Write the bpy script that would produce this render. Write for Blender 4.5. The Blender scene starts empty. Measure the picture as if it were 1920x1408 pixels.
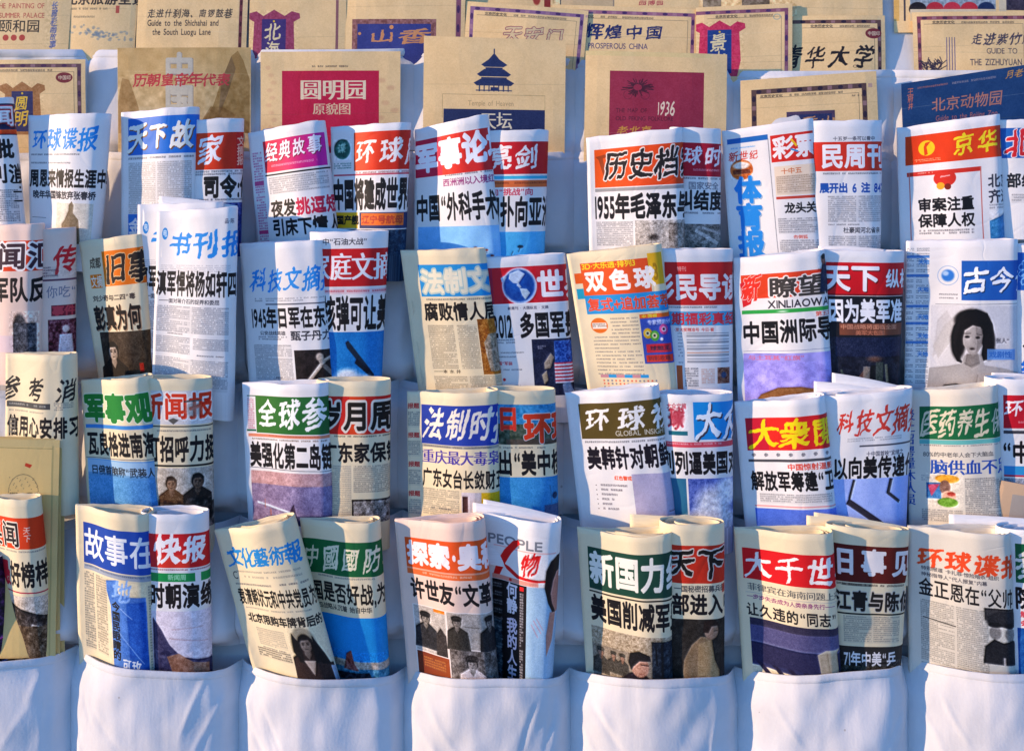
import bpy, bmesh, math, random
import numpy as np
from mathutils import Vector, noise as mnoise

# ------------------------------------------------------------------ camera, sky, sun, exposure
C = bpy.context.scene.collection
SC = bpy.context.scene
D = 2.0            # metres from the lens to the plane of the display's top edge
EYE_PX = 340.0     # height (in photograph units of 1 mm) of the lens
EYE_Z = 1.5
cam = bpy.data.cameras.new('camera'); co = bpy.data.objects.new('camera', cam); C.objects.link(co)
co.location = (0, -D, EYE_Z); co.rotation_euler = (math.pi / 2, 0, 0)
cam.sensor_width = 36; cam.lens = 36 * D / 1.92
cam.shift_y = -(704 - EYE_PX) / 1920
cam.clip_start = 0.05; cam.clip_end = 500
SC.camera = co
SUN_DIR = Vector((-1.0, -0.28, 0.22)).normalized()
elev = math.asin(SUN_DIR.z); azim = math.atan2(SUN_DIR.x, SUN_DIR.y)
w = bpy.data.worlds.new('World'); SC.world = w; w.use_nodes = True
nt = w.node_tree; bg = nt.nodes['Background']
sky = nt.nodes.new('ShaderNodeTexSky'); sky.sky_type = 'NISHITA'; sky.sun_disc = False
sky.sun_elevation = elev; sky.sun_rotation = azim % (2 * math.pi)
sky.air_density = 0.85; sky.dust_density = 0.0; sky.ozone_density = 6.6
nt.links.new(sky.outputs[0], bg.inputs[0]); bg.inputs[1].default_value = 0.15
sl = bpy.data.lights.new('sun', 'SUN'); sl.energy = 2.55; sl.angle = math.radians(0.6); sl.color = (1.0, 0.71, 0.44)
so = bpy.data.objects.new('sun', sl); C.objects.link(so)
so.rotation_euler = (-SUN_DIR).to_track_quat('-Z', 'Y').to_euler(); so.location = (-3, -1, 3)
SC.view_settings.view_transform = 'Standard'; SC.view_settings.look = 'None'
SC.view_settings.gamma = 1.0; SC.view_settings.use_curve_mapping = False
SC.view_settings.exposure = 1.27

def W(px, py, dref):
    """a place on the display (mm right of its left edge, mm down) at depth dref towards the viewer"""
    k = (D - dref) / D
    return Vector(((px - 960) / 1000 * k, -dref, EYE_Z + (EYE_PX - py) / 1000 * k))
def dback(py): return 0.15 * py / 1000.0

# ------------------------------------------------------------------ printing: a small raster painter
RN = np.random.RandomState(7)
S = 2.2
G, PAD = 96, 20
_cu = bpy.data.curves.new('glyph', 'FONT'); _go = bpy.data.objects.new('glyph', _cu); C.objects.link(_go)
_raw, _cache = {}, {}
def raw_glyph(ch):
    if ch in _raw: return _raw[ch]
    _cu.body = ch; bpy.context.view_layer.update()
    dg = bpy.context.evaluated_depsgraph_get()
    ob = _go.evaluated_get(dg); me = ob.to_mesh(); me.calc_loop_triangles()
    n = len(me.vertices); co_ = np.empty(n * 3); me.vertices.foreach_get('co', co_); co_ = co_.reshape(-1, 3)
    tr = np.empty(len(me.loop_triangles) * 3, np.int32); me.loop_triangles.foreach_get('vertices', tr); tr = tr.reshape(-1, 3)
    ob.to_mesh_clear()
    wide = ord(ch) > 0x2E80
    if n == 0: co_ = np.zeros((1, 3))
    if wide: x0, x1, y0, y1 = 0.03, 0.97, -0.09, 0.85
    else:
        x0, x1 = co_[:, 0].min() - .02, co_[:, 0].max() + .02
        y0, y1 = -0.03, 0.78
        if ch in '“”"·': x0 -= .05; x1 += .05
    X = (co_[:, 0] - x0) / (x1 - x0) * G + PAD; Y = (y1 - co_[:, 1]) / (y1 - y0) * G + PAD
    M = np.zeros((G + 2 * PAD, G + 2 * PAD), bool)
    for a, b, c in tr:
        xa, xb, xc, ya, yb, yc = X[a], X[b], X[c], Y[a], Y[b], Y[c]
        den = (yb - yc) * (xa - xc) + (xc - xb) * (ya - yc)
        if abs(den) < 1e-9: continue
        u0, u1 = int(max(0, min(xa, xb, xc) - .5)), int(min(M.shape[1] - 1, max(xa, xb, xc) + .5))
        v0, v1 = int(max(0, min(ya, yb, yc) - .5)), int(min(M.shape[0] - 1, max(ya, yb, yc) + .5))
        xs = np.arange(u0, u1 + 1)[None, :] + .5; ys = np.arange(v0, v1 + 1)[:, None] + .5
        l1 = ((yb - yc) * (xs - xc) + (xc - xb) * (ys - yc)) / den
        l2 = ((yc - ya) * (xs - xc) + (xa - xc) * (ys - yc)) / den
        M[v0:v1 + 1, u0:u1 + 1] |= (l1 >= -.01) & (l2 >= -.01) & (l1 + l2 <= 1.01)
    adv = 1.0 if wide else (x1 - x0) / 0.81
    _raw[ch] = (M, adv, wide)
    return _raw[ch]
def shift(M, dx, dy):
    R = np.zeros_like(M); h, w_ = M.shape
    R[max(0, dy):h + min(0, dy), max(0, dx):w_ + min(0, dx)] = M[max(0, -dy):h - max(0, dy), max(0, -dx):w_ - max(0, dx)]
    return R
def dil(M, r):
    if r <= 0: return M
    out = M.copy()
    for dy in range(-r, r + 1):
        hw = int((r * r - dy * dy) ** .5)
        row = shift(M, 0, dy); acc = row.copy(); k = 1; done = 0
        while done < hw:
            st_ = min(k, hw - done); acc = acc | shift(acc, st_, 0); done += st_; k *= 2
        out |= shift(acc, -(hw // 2), 0) | shift(acc, -hw, 0) if hw else acc
    return out
def vnoise(h, w_, cell, rs=RN):
    gh, gw = int(h / cell) + 3, int(w_ / cell) + 3
    g = rs.rand(gh, gw).astype(np.float32)
    y = np.arange(h) / cell; x = np.arange(w_) / cell
    yi = y.astype(int); xi = x.astype(int)
    fy = (y - yi)[:, None]; fx = (x - xi)[None, :]
    fy = fy * fy * (3 - 2 * fy); fx = fx * fx * (3 - 2 * fx)
    a = g[np.ix_(yi, xi)]; b = g[np.ix_(yi, xi + 1)]; c = g[np.ix_(yi + 1, xi)]; d = g[np.ix_(yi + 1, xi + 1)]
    return (a * (1 - fx) + b * fx) * (1 - fy) + (c * (1 - fx) + d * fx) * fy
def glyph(ch, b, st, sd=0):
    key = (ch, b, st, sd if st in ('brush', 'run') else 0)
    if key in _cache: return _cache[key]
    M, adv, wide = raw_glyph(ch)
    if st in ('brush', 'run'):
        rs = np.random.RandomState((ord(ch) * 31 + sd) % 100000)
        h = M.shape[0]
        m = M.copy(); L = 3 + b // 3
        for k in range(1, L): m |= shift(M, k // 2, -k // 2) | shift(M, -k // 2, k // 2)
        m = dil(m, max(1, b // 3))
        amp = 5 if st == 'brush' else 8
        nx = (vnoise(h, h, 30, rs) - .5) * amp * 1.6 + (vnoise(h, h, 11, rs) - .5) * 4
        ny = (vnoise(h, h, 30, rs) - .5) * amp * 1.6 + (vnoise(h, h, 11, rs) - .5) * 4
        yy, xx = np.mgrid[0:h, 0:h].astype(np.float32)
        cx = h / 2; sc = 1.0 + rs.uniform(-.1, .12); sl_ = (.10 if st == 'brush' else .30) + rs.uniform(-.05, .05); an = rs.uniform(-.08, .03)
        u = (xx - cx); v = (yy - cx)
        u2 = (u * math.cos(an) - v * math.sin(an)) / sc; v2 = (u * math.sin(an) + v * math.cos(an)) / sc
        if st == 'run': u2 = u2 * 1.12
        xs = np.clip(u2 + sl_ * v2 * .8 + nx + cx, 0, h - 1).astype(int); ys = np.clip(v2 + u2 * .10 + ny + cx, 0, h - 1).astype(int)
        M2 = m[ys, xs]
        thin = vnoise(h, h, 16, rs)
        er = M[ys, xs]
        M2 = np.where(thin > .72, er | (M2 & shift(M2, 3, -3)), M2)
    elif st == 'song':     # thin level strokes, thick uprights
        M2 = M.copy()
        for k in range(1, b + 3): M2 |= shift(M, k // 2, 0) | shift(M, -(k // 2), 0)
    else:
        M2 = dil(M, b)
    _cache[key] = (M2, adv, wide)
    return _cache[key]
def hx(c):
    if not isinstance(c, str): return np.array(c, np.float32)
    return np.array([int(c[i:i + 2], 16) / 255 for i in (1, 3, 5)], np.float32)
class Page:
    def __init__(s, w_, h, base, ext=0, roll=1.3):
        s.w, s.h, s.ext = w_, h, ext
        s.tot = w_ * roll + ext
        s.W, s.H = int(s.tot * S), int(h * S)
        s.a = np.empty((s.H, s.W, 3), np.float32); s.a[:] = hx(base)
        s.sd = RN.randint(1, 9999)
    def bx(s, x0, y0, x1, y1):
        return (max(0, int(round((x0 + s.ext) * S))), max(0, int(round(y0 * S))),
                min(s.W, max(0, int(round((x1 + s.ext) * S)))), min(s.H, max(0, int(round(y1 * S)))))
    def R(s, x0, y0, x1, y1, c, c2=None, d='h', a=1.0):
        X0, Y0, X1, Y1 = s.bx(x0, y0, x1, y1)
        if X1 <= X0 or Y1 <= Y0: return s
        c = hx(c)
        if c2 is not None:
            n = X1 - X0 if d == 'h' else Y1 - Y0
            t = np.linspace(0, 1, n, dtype=np.float32)
            t = t[None, :, None] if d == 'h' else t[:, None, None]
            c = c * (1 - t) + hx(c2) * t
        v = s.a[Y0:Y1, X0:X1]; s.a[Y0:Y1, X0:X1] = v * (1 - a) + c * a
        return s
    def N(s, x0, y0, x1, y1, amt=.15, cell=4, tint=(1, 1, 1)):
        X0, Y0, X1, Y1 = s.bx(x0, y0, x1, y1)
        if X1 <= X0 or Y1 <= Y0: return s
        n = vnoise(Y1 - Y0, X1 - X0, cell * S) * .6 + vnoise(Y1 - Y0, X1 - X0, cell * S * .45) * .4
        s.a[Y0:Y1, X0:X1] = np.clip(s.a[Y0:Y1, X0:X1] + ((n - .5) * 2 * amt)[:, :, None] * np.array(tint, np.float32), 0, 1)
        return s
    def blend(s, X0, Y0, m, c, a=1.0):
        h, w_ = m.shape
        x0, y0, x1, y1 = max(0, X0), max(0, Y0), min(s.W, X0 + w_), min(s.H, Y0 + h)
        if x1 <= x0 or y1 <= y0: return
        m = m[y0 - Y0:y1 - Y0, x0 - X0:x1 - X0][:, :, None] * a
        s.a[y0:y1, x0:x1] = s.a[y0:y1, x0:x1] * (1 - m) + (c if isinstance(c, np.ndarray) else hx(c)) * m
    def put(s, M, x, y, w_, h, c, a=1.0):
        pw, ph = w_ * PAD / G, h * PAD / G
        X0, Y0 = int(math.floor((x + s.ext - pw) * S)), int(math.floor((y - ph) * S))
        X1, Y1 = int(math.ceil((x + s.ext + w_ + pw) * S)), int(math.ceil((y + h + ph) * S))
        K = 3; n = M.shape[0]
        xs = ((np.arange((X1 - X0) * K) + .5) / K + X0) / S - s.ext
        ys = ((np.arange((Y1 - Y0) * K) + .5) / K + Y0) / S
        xi = ((xs - x) / w_ * G + PAD).astype(int); yi = ((ys - y) / h * G + PAD).astype(int)
        ok = ((yi >= 0) & (yi < n))[:, None] & ((xi >= 0) & (xi < n))[None, :]
        m = M[np.ix_(np.clip(yi, 0, n - 1), np.clip(xi, 0, n - 1))] & ok
        m = m.reshape(Y1 - Y0, K, X1 - X0, K).mean((1, 3)).astype(np.float32)
        s.blend(X0, Y0, m, c, a)
    def T(s, t, x, y, h, c, p=None, b=4, st='', o=None, orr=6, sh=None, dy=0, v=False, gap=.04, lat=1.0):
        """a line of characters: x, y of its top left, height, colour, pitch, weight, manner, outline, drop shadow"""
        p = p or h; cx, cy = x, y
        if st in ('brush', 'run') and gap == .04: gap = .16 if st == 'brush' else .10
        if st == '' and h > 20: b = int(round(b * .72)); gap = max(gap, .07)
        items = []
        for i, ch in enumerate(t):
            if ch == ' ':
                if v: cy += h * .5
                else: cx += p * .45
                continue
            M, adv, wide = glyph(ch, b, st, s.sd + i)
            wd = p * (1 - gap) if wide else p * adv * .78 * lat
            items.append((M, cx, cy, wd)); 
            if v: cy += h * 1.05
            else: cx += (p if wide else wd + p * .05); cy += dy
        if o:
            for M, gx, gy, wd in items: s.put(dil(M, orr), gx, gy, wd, h, o)
        if sh:
            for M, gx, gy, wd in items: s.put(M, gx + h * .04, gy + h * .05, wd, h, sh)
        for M, gx, gy, wd in items: s.put(M, gx, gy, wd, h, c)
        return s
    def L(s, x0, y0, x1, y1, p=4.0, c='#4a4a52', a=.55, cols=1, gut=4):
        a = min(1, a * 1.5)
        """columns of body type too small to read"""
        wcol = (x1 - x0 - gut * (cols - 1)) / cols
        if y1 - y0 > 16: s.R(x0, y0, x1, y1, '#77777a', a=.13)
        for k in range(cols):
            xa = x0 + k * (wcol + gut); y = y0
            while y + p * .6 <= y1:
                end = xa + wcol * (1 if RN.rand() > .12 else RN.uniform(.35, .9))
                X0, Y0, X1, Y1 = s.bx(xa, y, end, y + p * .68)
                if X1 > X0 and Y1 > Y0:
                    n = RN.rand(Y1 - Y0, X1 - X0).astype(np.float32)
                    ch = RN.rand((X1 - X0) // max(2, int(p * .8 * S)) + 2) > .1
                    g_ = ch[(np.arange(X1 - X0) // max(2, int(p * .8 * S)))].astype(np.float32)
                    edge = ((np.arange(X1 - X0) % max(2, int(p * .8 * S))) > 0).astype(np.float32)
                    s.blend(X0, Y0, (np.clip(n * 1.5 - .25, 0, 1)) * (g_ * edge)[None, :], c, a)
                y += p
        return s
    def F(s, x0, y0, x1, y1, r=1, amt=.10):
        """the soft, grainy look of a press photograph"""
        X0, Y0, X1, Y1 = s.bx(x0, y0, x1, y1)
        if X1 - X0 < 4 or Y1 - Y0 < 4: return s
        v = s.a[Y0:Y1, X0:X1].copy(); h, w_ = v.shape[:2]
        for _ in range(2):
            q = np.pad(v, ((r, r), (r, r), (0, 0)), 'edge'); acc = 0
            for dy in range(2 * r + 1):
                for dx in range(2 * r + 1): acc = acc + q[dy:dy + h, dx:dx + w_]
            v = acc / (2 * r + 1) ** 2
        big = vnoise(h, w_, 14) - .5; mid = vnoise(h, w_, 5) - .5; fine = vnoise(h, w_, 2.2) - .5
        lum = v.mean(2, keepdims=True)
        g = lum[:, :, 0]; R_ = 4
        if h > 14 and w_ > 14:      # round the shapes off as light does
            q = np.pad(g, R_, 'edge'); cs = np.cumsum(np.cumsum(np.pad(q, ((1, 0), (1, 0))), 0), 1); K = 2 * R_ + 1
            g = (cs[K:, K:] - cs[:-K, K:] - cs[K:, :-K] + cs[:-K, :-K]) / K ** 2
            g = np.pad(g, ((0, h - g.shape[0]), (0, w_ - g.shape[1])), 'edge')[:h, :w_]
            gx = np.zeros_like(g); gx[:, 3:-3] = g[:, 6:] - g[:, :-6]; gy = np.zeros_like(g); gy[3:-3] = g[6:] - g[:-6]
            v = np.clip(v + ((gx + gy) * .42)[:, :, None], .03, 1)
        n = (big * .4 + mid * .8 + fine * 1.4)[:, :, None] * amt * .8 * (.35 + 1.6 * lum * (1.15 - lum) * 1.6)
        s.a[Y0:Y1, X0:X1] = np.clip((v - .5) * 1.08 + .5 + n, .03, 1); return s
    def E(s, cx, cy, rx, ry, c, soft=.06, a=1.0, ring=0):
        X0, Y0, X1, Y1 = s.bx(cx - rx * 1.15, cy - ry * 1.15, cx + rx * 1.15, cy + ry * 1.15)
        if X1 <= X0 or Y1 <= Y0: return s
        xs = ((np.arange(X0, X1) + .5) / S - s.ext - cx) / rx; ys = ((np.arange(Y0, Y1) + .5) / S - cy) / ry
        r = np.sqrt(xs[None, :] ** 2 + ys[:, None] ** 2)
        m = np.clip((1 - r) / soft, 0, 1)
        if ring: m = m * np.clip((r - (1 - ring)) / soft, 0, 1)
        s.blend(X0, Y0, m.astype(np.float32), c, a); return s
    def P(s, pts, c, a=1.0):
        xs_ = [q[0] for q in pts]; ys_ = [q[1] for q in pts]
        X0, Y0, X1, Y1 = s.bx(min(xs_), min(ys_), max(xs_), max(ys_))
        if X1 <= X0 or Y1 <= Y0: return s
        K = 2
        x = ((np.arange((X1 - X0) * K) + .5) / K + X0) / S - s.ext; y = ((np.arange((Y1 - Y0) * K) + .5) / K + Y0) / S
        m = np.zeros((len(y), len(x)), bool); n = len(pts)
        for i in range(n):
            (ax, ay), (bx_, by) = pts[i], pts[(i + 1) % n]
            if ay == by: continue
            cr = (y >= min(ay, by)) & (y < max(ay, by))
            xi = ax + (y - ay) * (bx_ - ax) / (by - ay)
            m ^= cr[:, None] & (x[None, :] < xi[:, None])
        m = m.reshape(Y1 - Y0, K, X1 - X0, K).mean((1, 3)).astype(np.float32)
        s.blend(X0, Y0, m, c, a); return s
    def LI(s, x0, y0, x1, y1, t, c, a=1.0):
        dx, dy = x1 - x0, y1 - y0; l = math.hypot(dx, dy) or 1; nx, ny = -dy / l * t / 2, dx / l * t / 2
        return s.P([(x0 + nx, y0 + ny), (x1 + nx, y1 + ny), (x1 - nx, y1 - ny), (x0 - nx, y0 - ny)], c, a)
    def PT(s, cx, cy, k, hair='#1c1a1c', skin='#b9aaa0', coat='#3a3838', hat=None, longhair=False):
        """a printed head and shoulders; k is the height of the head"""
        if longhair:
            s.E(cx, cy + k * .25, k * .52, k * .95, hair, .15)
        s.P([(cx - k * .22, cy + k * .3), (cx - k * .95, cy + k * .85), (cx - k * 1.1, cy + k * 2.6), (cx + k * 1.1, cy + k * 2.6), (cx + k * .95, cy + k * .85), (cx + k * .22, cy + k * .3)], coat)
        s.P([(cx - k * .17, cy + k * .2), (cx - k * .2, cy + k * .62), (cx, cy + k * .95), (cx + k * .2, cy + k * .62), (cx + k * .17, cy + k * .2)], hx(skin) * .82)
        s.E(cx, cy - k * .06, k * .44, k * .55, hair, .12)
        s.E(cx, cy + k * .05, k * .34, k * .46, skin, .16)
        s.P([(cx + k * .02, cy - k * .3), (cx + k * .34, cy - k * .1), (cx + k * .3, cy + k * .3), (cx + k * .1, cy + k * .45)], hx(skin) * .75, .6)
        for e in (-.14, .14): s.E(cx + e * k, cy - k * .0, k * .08, k * .045, hair, .3); s.LI(cx + (e - .09) * k, cy - k * .09, cx + (e + .09) * k, cy - k * .1, k * .04, hair, .8)
        s.LI(cx, cy, cx + k * .03, cy + k * .17, k * .05, hx(skin) * .6, .7)
        s.E(cx, cy + k * .28, k * .12, k * .045, hx(skin) * .5, .3)
        s.P([(cx - k * .4, cy - k * .05), (cx - k * .3, cy - k * .5), (cx + k * .1, cy - k * .58), (cx + k * .42, cy - k * .3), (cx + k * .38, cy), (cx + k * .2, cy - k * .27), (cx - k * .2, cy - k * .25)], hair)
        if longhair:
            for e in (-1, 1): s.P([(cx + e * k * .3, cy - k * .3), (cx + e * k * .5, cy), (cx + e * k * .6, cy + k * 1.1), (cx + e * k * .3, cy + k * 1.15), (cx + e * k * .3, cy + .2 * k)], hair)
        if hat:
            s.E(cx, cy - k * .42, k * .52, k * .26, hat, .1); s.R(cx - k * .48, cy - k * .4, cx + k * .48, cy - k * .22, hat)
            s.E(cx, cy - k * .22, k * .4, k * .09, hx(hat) * .5, .1)
        return s
    def image(s, name):
        n = RN.normal(0, .012, (s.H, s.W, 1)).astype(np.float32)
        a = np.clip(s.a + n, 0, 1)
        im = bpy.data.images.new(name, s.W, s.H, alpha=False); im.colorspace_settings.name = 'sRGB'
        buf = np.ones((s.H, s.W, 4), np.float32); buf[:, :, :3] = a[::-1]
        im.pixels.foreach_set(buf.ravel()); im.update(); im.pack()
        return im

# ------------------------------------------------------------------ materials
def nodes(m):
    m.use_nodes = True; n = m.node_tree.nodes; return n, m.node_tree.links, n['Principled BSDF']
def mat_print(name, img, rough=.62, bump=.07):
    m = bpy.data.materials.new(name); n, l, b = nodes(m)
    t = n.new('ShaderNodeTexImage'); t.image = img; t.extension = 'EXTEND'; t.interpolation = 'Linear'
    tc = n.new('ShaderNodeTexCoord')
    nz = n.new('ShaderNodeTexNoise'); nz.inputs['Scale'].default_value = 14; nz.inputs['Detail'].default_value = 5
    l.new(tc.outputs['Object'], nz.inputs['Vector'])
    mr = n.new('ShaderNodeMapRange'); mr.inputs[1].default_value = .3; mr.inputs[2].default_value = .7; mr.inputs[3].default_value = .93; mr.inputs[4].default_value = 1.03
    l.new(nz.outputs['Fac'], mr.inputs[0])
    mx = n.new('ShaderNodeMix'); mx.data_type = 'RGBA'; mx.blend_type = 'MULTIPLY'; mx.inputs[0].default_value = 1
    l.new(t.outputs['Color'], mx.inputs[6]); l.new(mr.outputs[0], mx.inputs[7]); l.new(mx.outputs[2], b.inputs['Base Color'])
    b.inputs['Roughness'].default_value = rough; b.inputs['Specular IOR Level'].default_value = .25
    bp = n.new('ShaderNodeBump'); bp.inputs['Strength'].default_value = bump; bp.inputs['Distance'].default_value = .002
    n2 = n.new('ShaderNodeTexNoise'); n2.inputs['Scale'].default_value = 45; n2.inputs['Detail'].default_value = 3
    l.new(tc.outputs['Object'], n2.inputs['Vector']); l.new(n2.outputs['Fac'], bp.inputs['Height'])
    n5 = n.new('ShaderNodeTexNoise'); n5.inputs['Scale'].default_value = 7; n5.inputs['Detail'].default_value = 2; n5.inputs['Distortion'].default_value = 1.2
    l.new(tc.outputs['Object'], n5.inputs['Vector'])
    m1 = n.new('ShaderNodeMath'); m1.operation = 'SUBTRACT'; m1.inputs[1].default_value = .5; l.new(n5.outputs['Fac'], m1.inputs[0])
    m2 = n.new('ShaderNodeMath'); m2.operation = 'ABSOLUTE'; l.new(m1.outputs[0], m2.inputs[0])
    m3 = n.new('ShaderNodeMath'); m3.operation = 'MINIMUM'; m3.inputs[1].default_value = .045; l.new(m2.outputs[0], m3.inputs[0])
    b2 = n.new('ShaderNodeBump'); b2.inputs['Strength'].default_value = .42 if bump < .09 else .15; b2.inputs['Distance'].default_value = .012
    l.new(m3.outputs[0], b2.inputs['Height']); l.new(b2.outputs[0], bp.inputs['Normal']); l.new(bp.outputs[0], b.inputs['Normal'])
    return m
def mat_plain(name, col, rough=.75, amp=.06, scale=30, bump=.1, lines=None):
    m = bpy.data.materials.new(name); n, l, b = nodes(m)
    tc = n.new('ShaderNodeTexCoord')
    nz = n.new('ShaderNodeTexNoise'); nz.inputs['Scale'].default_value = scale; nz.inputs['Detail'].default_value = 6
    mp = n.new('ShaderNodeMapping')
    if lines: mp.inputs['Scale'].default_value = lines
    l.new(tc.outputs['Object'], mp.inputs['Vector']); l.new(mp.outputs[0], nz.inputs['Vector'])
    cr = n.new('ShaderNodeValToRGB'); c = np.array([((v + .055) / 1.055) ** 2.4 if v > .04045 else v / 12.92 for v in hx(col)])
    cr.color_ramp.elements[0].position = .25; cr.color_ramp.elements[1].position = .75
    cr.color_ramp.elements[0].color = (*(c * (1 - amp * 2)), 1); cr.color_ramp.elements[1].color = (*np.clip(c * (1 + amp), 0, 1), 1)
    l.new(nz.outputs['Fac'], cr.inputs[0]); l.new(cr.outputs[0], b.inputs['Base Color'])
    b.inputs['Roughness'].default_value = rough; b.inputs['Specular IOR Level'].default_value = .2
    bp = n.new('ShaderNodeBump'); bp.inputs['Strength'].default_value = bump; bp.inputs['Distance'].default_value = .002
    l.new(nz.outputs['Fac'], bp.inputs['Height']); l.new(bp.outputs[0], b.inputs['Normal'])
    return m
def mat_cloth(name, col='#e2e1e4'):
    m = bpy.data.materials.new(name); n, l, b = nodes(m)
    tc = n.new('ShaderNodeTexCoord')
    n1 = n.new('ShaderNodeTexNoise'); n1.inputs['Scale'].default_value = 6; n1.inputs['Detail'].default_value = 8; n1.inputs['Roughness'].default_value = .65
    l.new(tc.outputs['Object'], n1.inputs['Vector'])
    cr = n.new('ShaderNodeValToRGB'); cr.color_ramp.elements[0].position = .3; cr.color_ramp.elements[1].position = .62
    cr.color_ramp.elements[0].color = (.60, .585, .58, 1); cr.color_ramp.elements[1].color = (.71, .695, .70, 1)
    l.new(n1.outputs['Fac'], cr.inputs[0])
    # small stains and dust specks
    n3 = n.new('ShaderNodeTexVoronoi'); n3.inputs['Scale'].default_value = 22; n3.feature = 'F1'
    l.new(tc.outputs['Object'], n3.inputs['Vector'])
    th = n.new('ShaderNodeMath'); th.operation = 'LESS_THAN'; th.inputs[1].default_value = .055
    l.new(n3.outputs['Distance'], th.inputs[0])
    g = n.new('ShaderNodeMath'); g.operation = 'GREATER_THAN'; g.inputs[1].default_value = .80
    sp = n.new('ShaderNodeSeparateColor'); l.new(n3.outputs['Color'], sp.inputs[0]); l.new(sp.outputs[0], g.inputs[0])
    mu = n.new('ShaderNodeMath'); mu.operation = 'MULTIPLY'; l.new(th.outputs[0], mu.inputs[0]); l.new(g.outputs[0], mu.inputs[1])
    mu2 = n.new('ShaderNodeMath'); mu2.operation = 'MULTIPLY'; mu2.inputs[1].default_value = .45; l.new(mu.outputs[0], mu2.inputs[0])
    mx = n.new('ShaderNodeMix'); mx.data_type = 'RGBA'; l.new(mu2.outputs[0], mx.inputs[0]); l.new(cr.outputs[0], mx.inputs[6]); mx.inputs[7].default_value = (.25, .18, .12, 1)
    l.new(mx.outputs[2], b.inputs['Base Color'])
    b.inputs['Roughness'].default_value = .85; b.inputs['Specular IOR Level'].default_value = .15
    # cloth creases (large, stretched) and weave (fine)
    mp = n.new('ShaderNodeMapping'); mp.inputs['Rotation'].default_value = (0, .5, 0); mp.inputs['Scale'].default_value = (11, 5, 3.2)
    l.new(tc.outputs['Object'], mp.inputs['Vector'])
    n2 = n.new('ShaderNodeTexNoise'); n2.inputs['Scale'].default_value = 1.6; n2.inputs['Detail'].default_value = 4; n2.inputs['Distortion'].default_value = .6
    l.new(mp.outputs[0], n2.inputs['Vector'])
    b1 = n.new('ShaderNodeBump'); b1.inputs['Strength'].default_value = .13; b1.inputs['Distance'].default_value = .012; l.new(n2.outputs['Fac'], b1.inputs['Height'])
    n4 = n.new('ShaderNodeTexNoise'); n4.inputs['Scale'].default_value = 220; n4.inputs['Detail'].default_value = 2; l.new(tc.outputs['Object'], n4.inputs['Vector'])
    b2 = n.new('ShaderNodeBump'); b2.inputs['Strength'].default_value = .25; b2.inputs['Distance'].default_value = .001; l.new(n4.outputs['Fac'], b2.inputs['Height']); l.new(b1.outputs[0], b2.inputs['Normal'])
    l.new(b2.outputs[0], b.inputs['Normal'])
    return m

# ------------------------------------------------------------------ objects
def mesh_obj(name, verts, faces, mats, parent=None, uvs=None, mi=None, smooth=True):
    me = bpy.data.meshes.new(name); me.from_pydata([tuple(v) for v in verts], [], faces)
    for m in mats: me.materials.append(m)
    if uvs is not None:
        ul = me.uv_layers.new(name='UVMap')
        li = np.empty(len(me.loops), np.int32); me.loops.foreach_get('vertex_index', li)
        ul.data.foreach_set('uv', np.asarray(uvs, np.float32)[li].ravel())
    if mi is not None: me.polygons.foreach_set('material_index', mi)
    if smooth: me.polygons.foreach_set('use_smooth', [True] * len(me.polygons))
    me.update()
    o = bpy.data.objects.new(name, me); C.objects.link(o)
    if parent: o.parent = parent
    return o
def nz3(p, sc): return mnoise.noise(Vector(p) * sc)
def smooth(t): t = min(1, max(0, t)); return t * t * (3 - 2 * t)

def loop_profile(Wm, T, N, pinch=.12, oval=False):
    """teardrop section of a newspaper folded lengthwise: loose edges at the left, the fold rolled at the right. returns points (x, depth) and arclength, index of the silhouette"""
    rho = min(.45, T / 2 / Wm * 1.05)
    def h(a):
        if oval: return T / 2 * max(0, 1 - abs(2 * a - 1) ** 2.6) ** (1 / 2.1) + .0004
        v = T / 2 * (pinch + (1 - pinch) * smooth(a / .68))
        if a > 1 - rho: v *= math.sqrt(max(0, 1 - ((a - (1 - rho)) / rho) ** 2))
        return v
    def c(a): return T * .5 if oval else T * (.16 + .34 * smooth(a / .72))
    pts = []
    K = 160
    for i in range(K + 1):
        a = i / K; a = a if a < 1 - rho else 1 - rho + rho * math.sin((a - (1 - rho)) / rho * math.pi / 2)
        pts.append((a * Wm, c(a) + h(a)))
    nf = len(pts)
    for i in range(K - 1, -1, -1):
        a = i / K; a = a if a < 1 - rho else 1 - rho + rho * math.sin((a - (1 - rho)) / rho * math.pi / 2)
        pts.append((a * Wm, c(a) - h(a)))
    P = np.array(pts); seg = np.hypot(*(P[1:] - P[:-1]).T); s = np.concatenate([[0], np.cumsum(seg)])
    sil = s[nf - 1]
    t = np.concatenate([np.linspace(0, sil, N, endpoint=False), np.linspace(sil, s[-1], N)])
    return np.stack([np.interp(t, s, P[:, 0]), np.interp(t, s, P[:, 1])], 1), t, sil

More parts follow.
